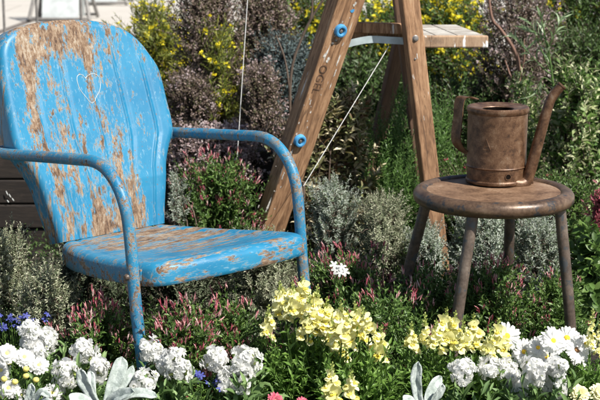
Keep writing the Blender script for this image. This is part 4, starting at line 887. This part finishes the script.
def daisies(name, label, catg, Y, heads, rad, m, pm, cm, seed, rings=1, leaf=('l_mid', .026, .007), extra=5, buds=(), budm='cream_petal', cr=.24, width=.30, group=None):
    rng = np.random.default_rng(seed); u0 = np.mean([h[0] for h in heads]); base = np.array([at(u0, 360, Y)[0], Y+.03, .01]); e = empty(name, base, label, catg, group); feet = []
    for h in heads:
        u, v = h[:2]; s = h[2] if len(h) > 2 else 1; c = at(u, v, Y+rng.uniform(-.04, .04)); N = (rng.normal(.1, .18), -.75+rng.normal(0, .12), .62+rng.normal(0, .1)); 
        feet.append(daisy_head(rng, e, base, c, N, rad*s, m, pm, h[3] if len(h) > 3 else cm, rings, cr, width=width))
    for (u, v) in buds:
        c = at(u, v, Y-.02); ball(c-base, .0068, 10, .85).build('bud', M[budm], e); feet.append(c-np.array([0, 0, .004]))
    side_leaves(rng, e, base, feet, leaf[0], leaf[1], leaf[2], extra=extra*2, stem_r=.0016)
daisies('white_daisy_plant', 'white daisy with one bloom behind the deep yellow snapdragon spike', 'daisy', 2.86, [(507, 336, 1.1)], .0255, 22, 'white_petal', 'centre', 91, extra=10)
daisies('white_daisy_plant', 'white daisies left of the right stool leg foot', 'daisy', 2.85, [(524, 352, 1.05), (546, 357, 1.05), (553, 341, 1.1), (538, 348, .9)], .0255, 22, 'white_petal', 'centre', 92, rings=2)
daisies('white_daisy_plant', 'white daisies by the right stool leg, one with a brown centre', 'daisy', 2.86, [(567, 338, 1.1), (577, 350, 1.05, 'brown_centre'), (579, 362, .8), (586, 344, .8)], .0255, 22, 'white_petal', 'centre', 93)
M['bud_yellow'] = leaf_mat('yellow_bud', [(.75, .66, .12), (.8, .72, .25)], .2, .6)
daisies('cream_daisy_plant', 'cream double daisies with yellow buds in the bottom left corner', 'daisy', 2.70, [(7, 354, 1.1), (24, 358, 1.1), (39, 366, 1.05), (1, 371, 1.1), (9, 389, 1.15), (52, 393, 1), (22, 396, .8)], .0185, 20, 'white_petal', 'bud_yellow', 94, rings=3, buds=[(9, 362), (26, 376), (36, 380), (4, 379), (15, 382), (26, 369), (29, 399), (3, 396)], budm='bud_yellow', cr=.42, width=.34)
daisies('cream_daisy_plant', 'cream double daisies in the bottom right corner', 'daisy', 2.68, [(579, 394, 1.1), (599, 393, 1.1)], .0185, 20, 'cream_petal', 'bud_yellow', 95, rings=3, extra=12, cr=.4, width=.34)
daisies('pink_daisy_plant', 'deep pink daisies at the bottom edge left of centre', 'daisy', 2.60, [(275, 401, 1), (302, 404, .8)], .0165, 18, 'pink_petal', 'bud_yellow', 96, rings=3, extra=8, cr=.3)
# lobelia
def lobelia(label, u, v, Y, hw, hv, n, seed):
    rng = np.random.default_rng(seed); B = np.array([at(u+rng.uniform(-hw, hw), v+rng.uniform(-hv, hv), Y+rng.uniform(-.04, .04)) for _ in range(n)]); base = np.array([at(u, v, Y)[0], Y+.02, .01]); e = empty('blue_lobelia', base, label, 'lobelia')
    D = unit(B-base)+rng.normal(0, .3, (n, 3)); V, F = bl_star(rng, B, D, .0085); npmesh('blossoms', V, F, M['lobelia'], e, origin=base); side_leaves(rng, e, base, list(B), 'l_snap', .022, .006, extra=2, k=12, stem_r=.0012)
lobelia('blue lobelia behind the tall white stock at the left edge', 24, 322, 3.0, 26, 8, 34, 97)
lobelia('small blue lobelia between two white stocks', 205, 382, 2.78, 17, 9, 20, 98)
# silver velvet leaves, modelled as broad bowed blades with a midrib
def blade(path, wd, N, nseg=14):
    P = smooth_path(path, 5); T = unit(np.gradient(P, axis=0)); N = unit(np.array(N, float)); V = []; m = len(P); S_ = unit(np.cross(T, N)); NN = np.cross(S_, T); K = 7
    for i in range(m):
        t = i/(m-1); w2 = wd*.5*(.45+.55*min(1, t/.55)**.8)*math.sqrt(max(0, 1-max(0, (t-.68)/.32)**2.3))+.0004
        for j in range(K):
            a = (j-(K-1)/2)/((K-1)/2); V.append(P[i]+S_[i]*a*w2+NN[i]*(.22*w2*a*a*1.2-.0018*(abs(a) < .1))+NN[i]*.0010*math.sin(i*1.3+a*4))
    return np.array(V), [(i*K+j, i*K+j+1, (i+1)*K+j+1, (i+1)*K+j) for i in range(m-1) for j in range(K-1)]
def silver_rosette(label, Y, blades, seed):
    u0, v0 = blades[0][0][0]; root = at(u0, v0, Y+.01); base = np.array([root[0], Y+.02, .01]); e = empty('silver_leaved_plant', base, label, 'silver foliage plant'); mb = MB(); mb.tube([np.zeros(3), root-base], [.006, .005], 8); mb.build('stem', M['green_stem'], e)
    for pts, wpx, dy, N in blades:
        k = len(pts); path = [at(u, v, Y+dy*i/(k-1))-base for i, (u, v) in enumerate(pts)]; mb = MB(); V, F = blade(path, .82*wpx/ppm(Y), N); mb.add(V, F); o = mb.build('leaf', M['velvet'], e)
        so_ = o.modifiers.new('thick', 'SOLIDIFY'); so_.thickness = .0014
silver_rosette('large silver velvet leaves left of centre bottom, under the near chair leg', 2.62, [
    ([(105, 412), (112, 388), (119, 370), (122.5, 357)], 18, .02, (.2, -1, .2)), ([(100, 412), (90, 394), (83, 380), (81, 369)], 15, .0, (-.3, -1, .2)), ([(103, 412), (93, 396), (91, 382), (91, 371)], 11, .04, (0, -1, .1)),
    ([(108, 410), (118, 392), (127, 378), (133.5, 366)], 10, .03, (.4, -1, .3)), ([(108, 414), (124, 398), (140, 393), (157, 397)], 13, -.03, (0, -.6, .8)), ([(104, 416), (112, 400), (122, 395), (134, 392)], 16, -.05, (.2, -.7, .7)), ([(98, 414), (88, 402), (76, 398), (70, 400)], 13, -.04, (0, -.7, .7))], 1)
silver_rosette('small silver velvet leaves among the cream daisies, bottom left', 2.64, [([(26, 412), (28, 400), (31, 391), (32, 384)], 10, .0, (-.2, -1, .2)), ([(30, 412), (36, 398), (42, 392), (50, 397)], 9, -.02, (.1, -.7, .7)), ([(28, 414), (38, 404), (45, 401), (52, 404)], 9, -.04, (0, -.6, .8))], 2)
silver_rosette('silver velvet leaves at the bottom edge right of centre', 2.62, [([(424, 414), (418, 396), (416, 378), (418.5, 362)], 13, .0, (-.1, -1, .15)), ([(426, 414), (428, 398), (434, 385), (442, 377)], 13, .03, (.4, -1, .3)), ([(428, 412), (434, 400), (440, 392), (443, 384)], 10, .0, (.5, -.9, .3)), ([(421, 414), (414, 404), (408, 399), (403, 400)], 10, -.03, (0, -.7, .7))], 3)
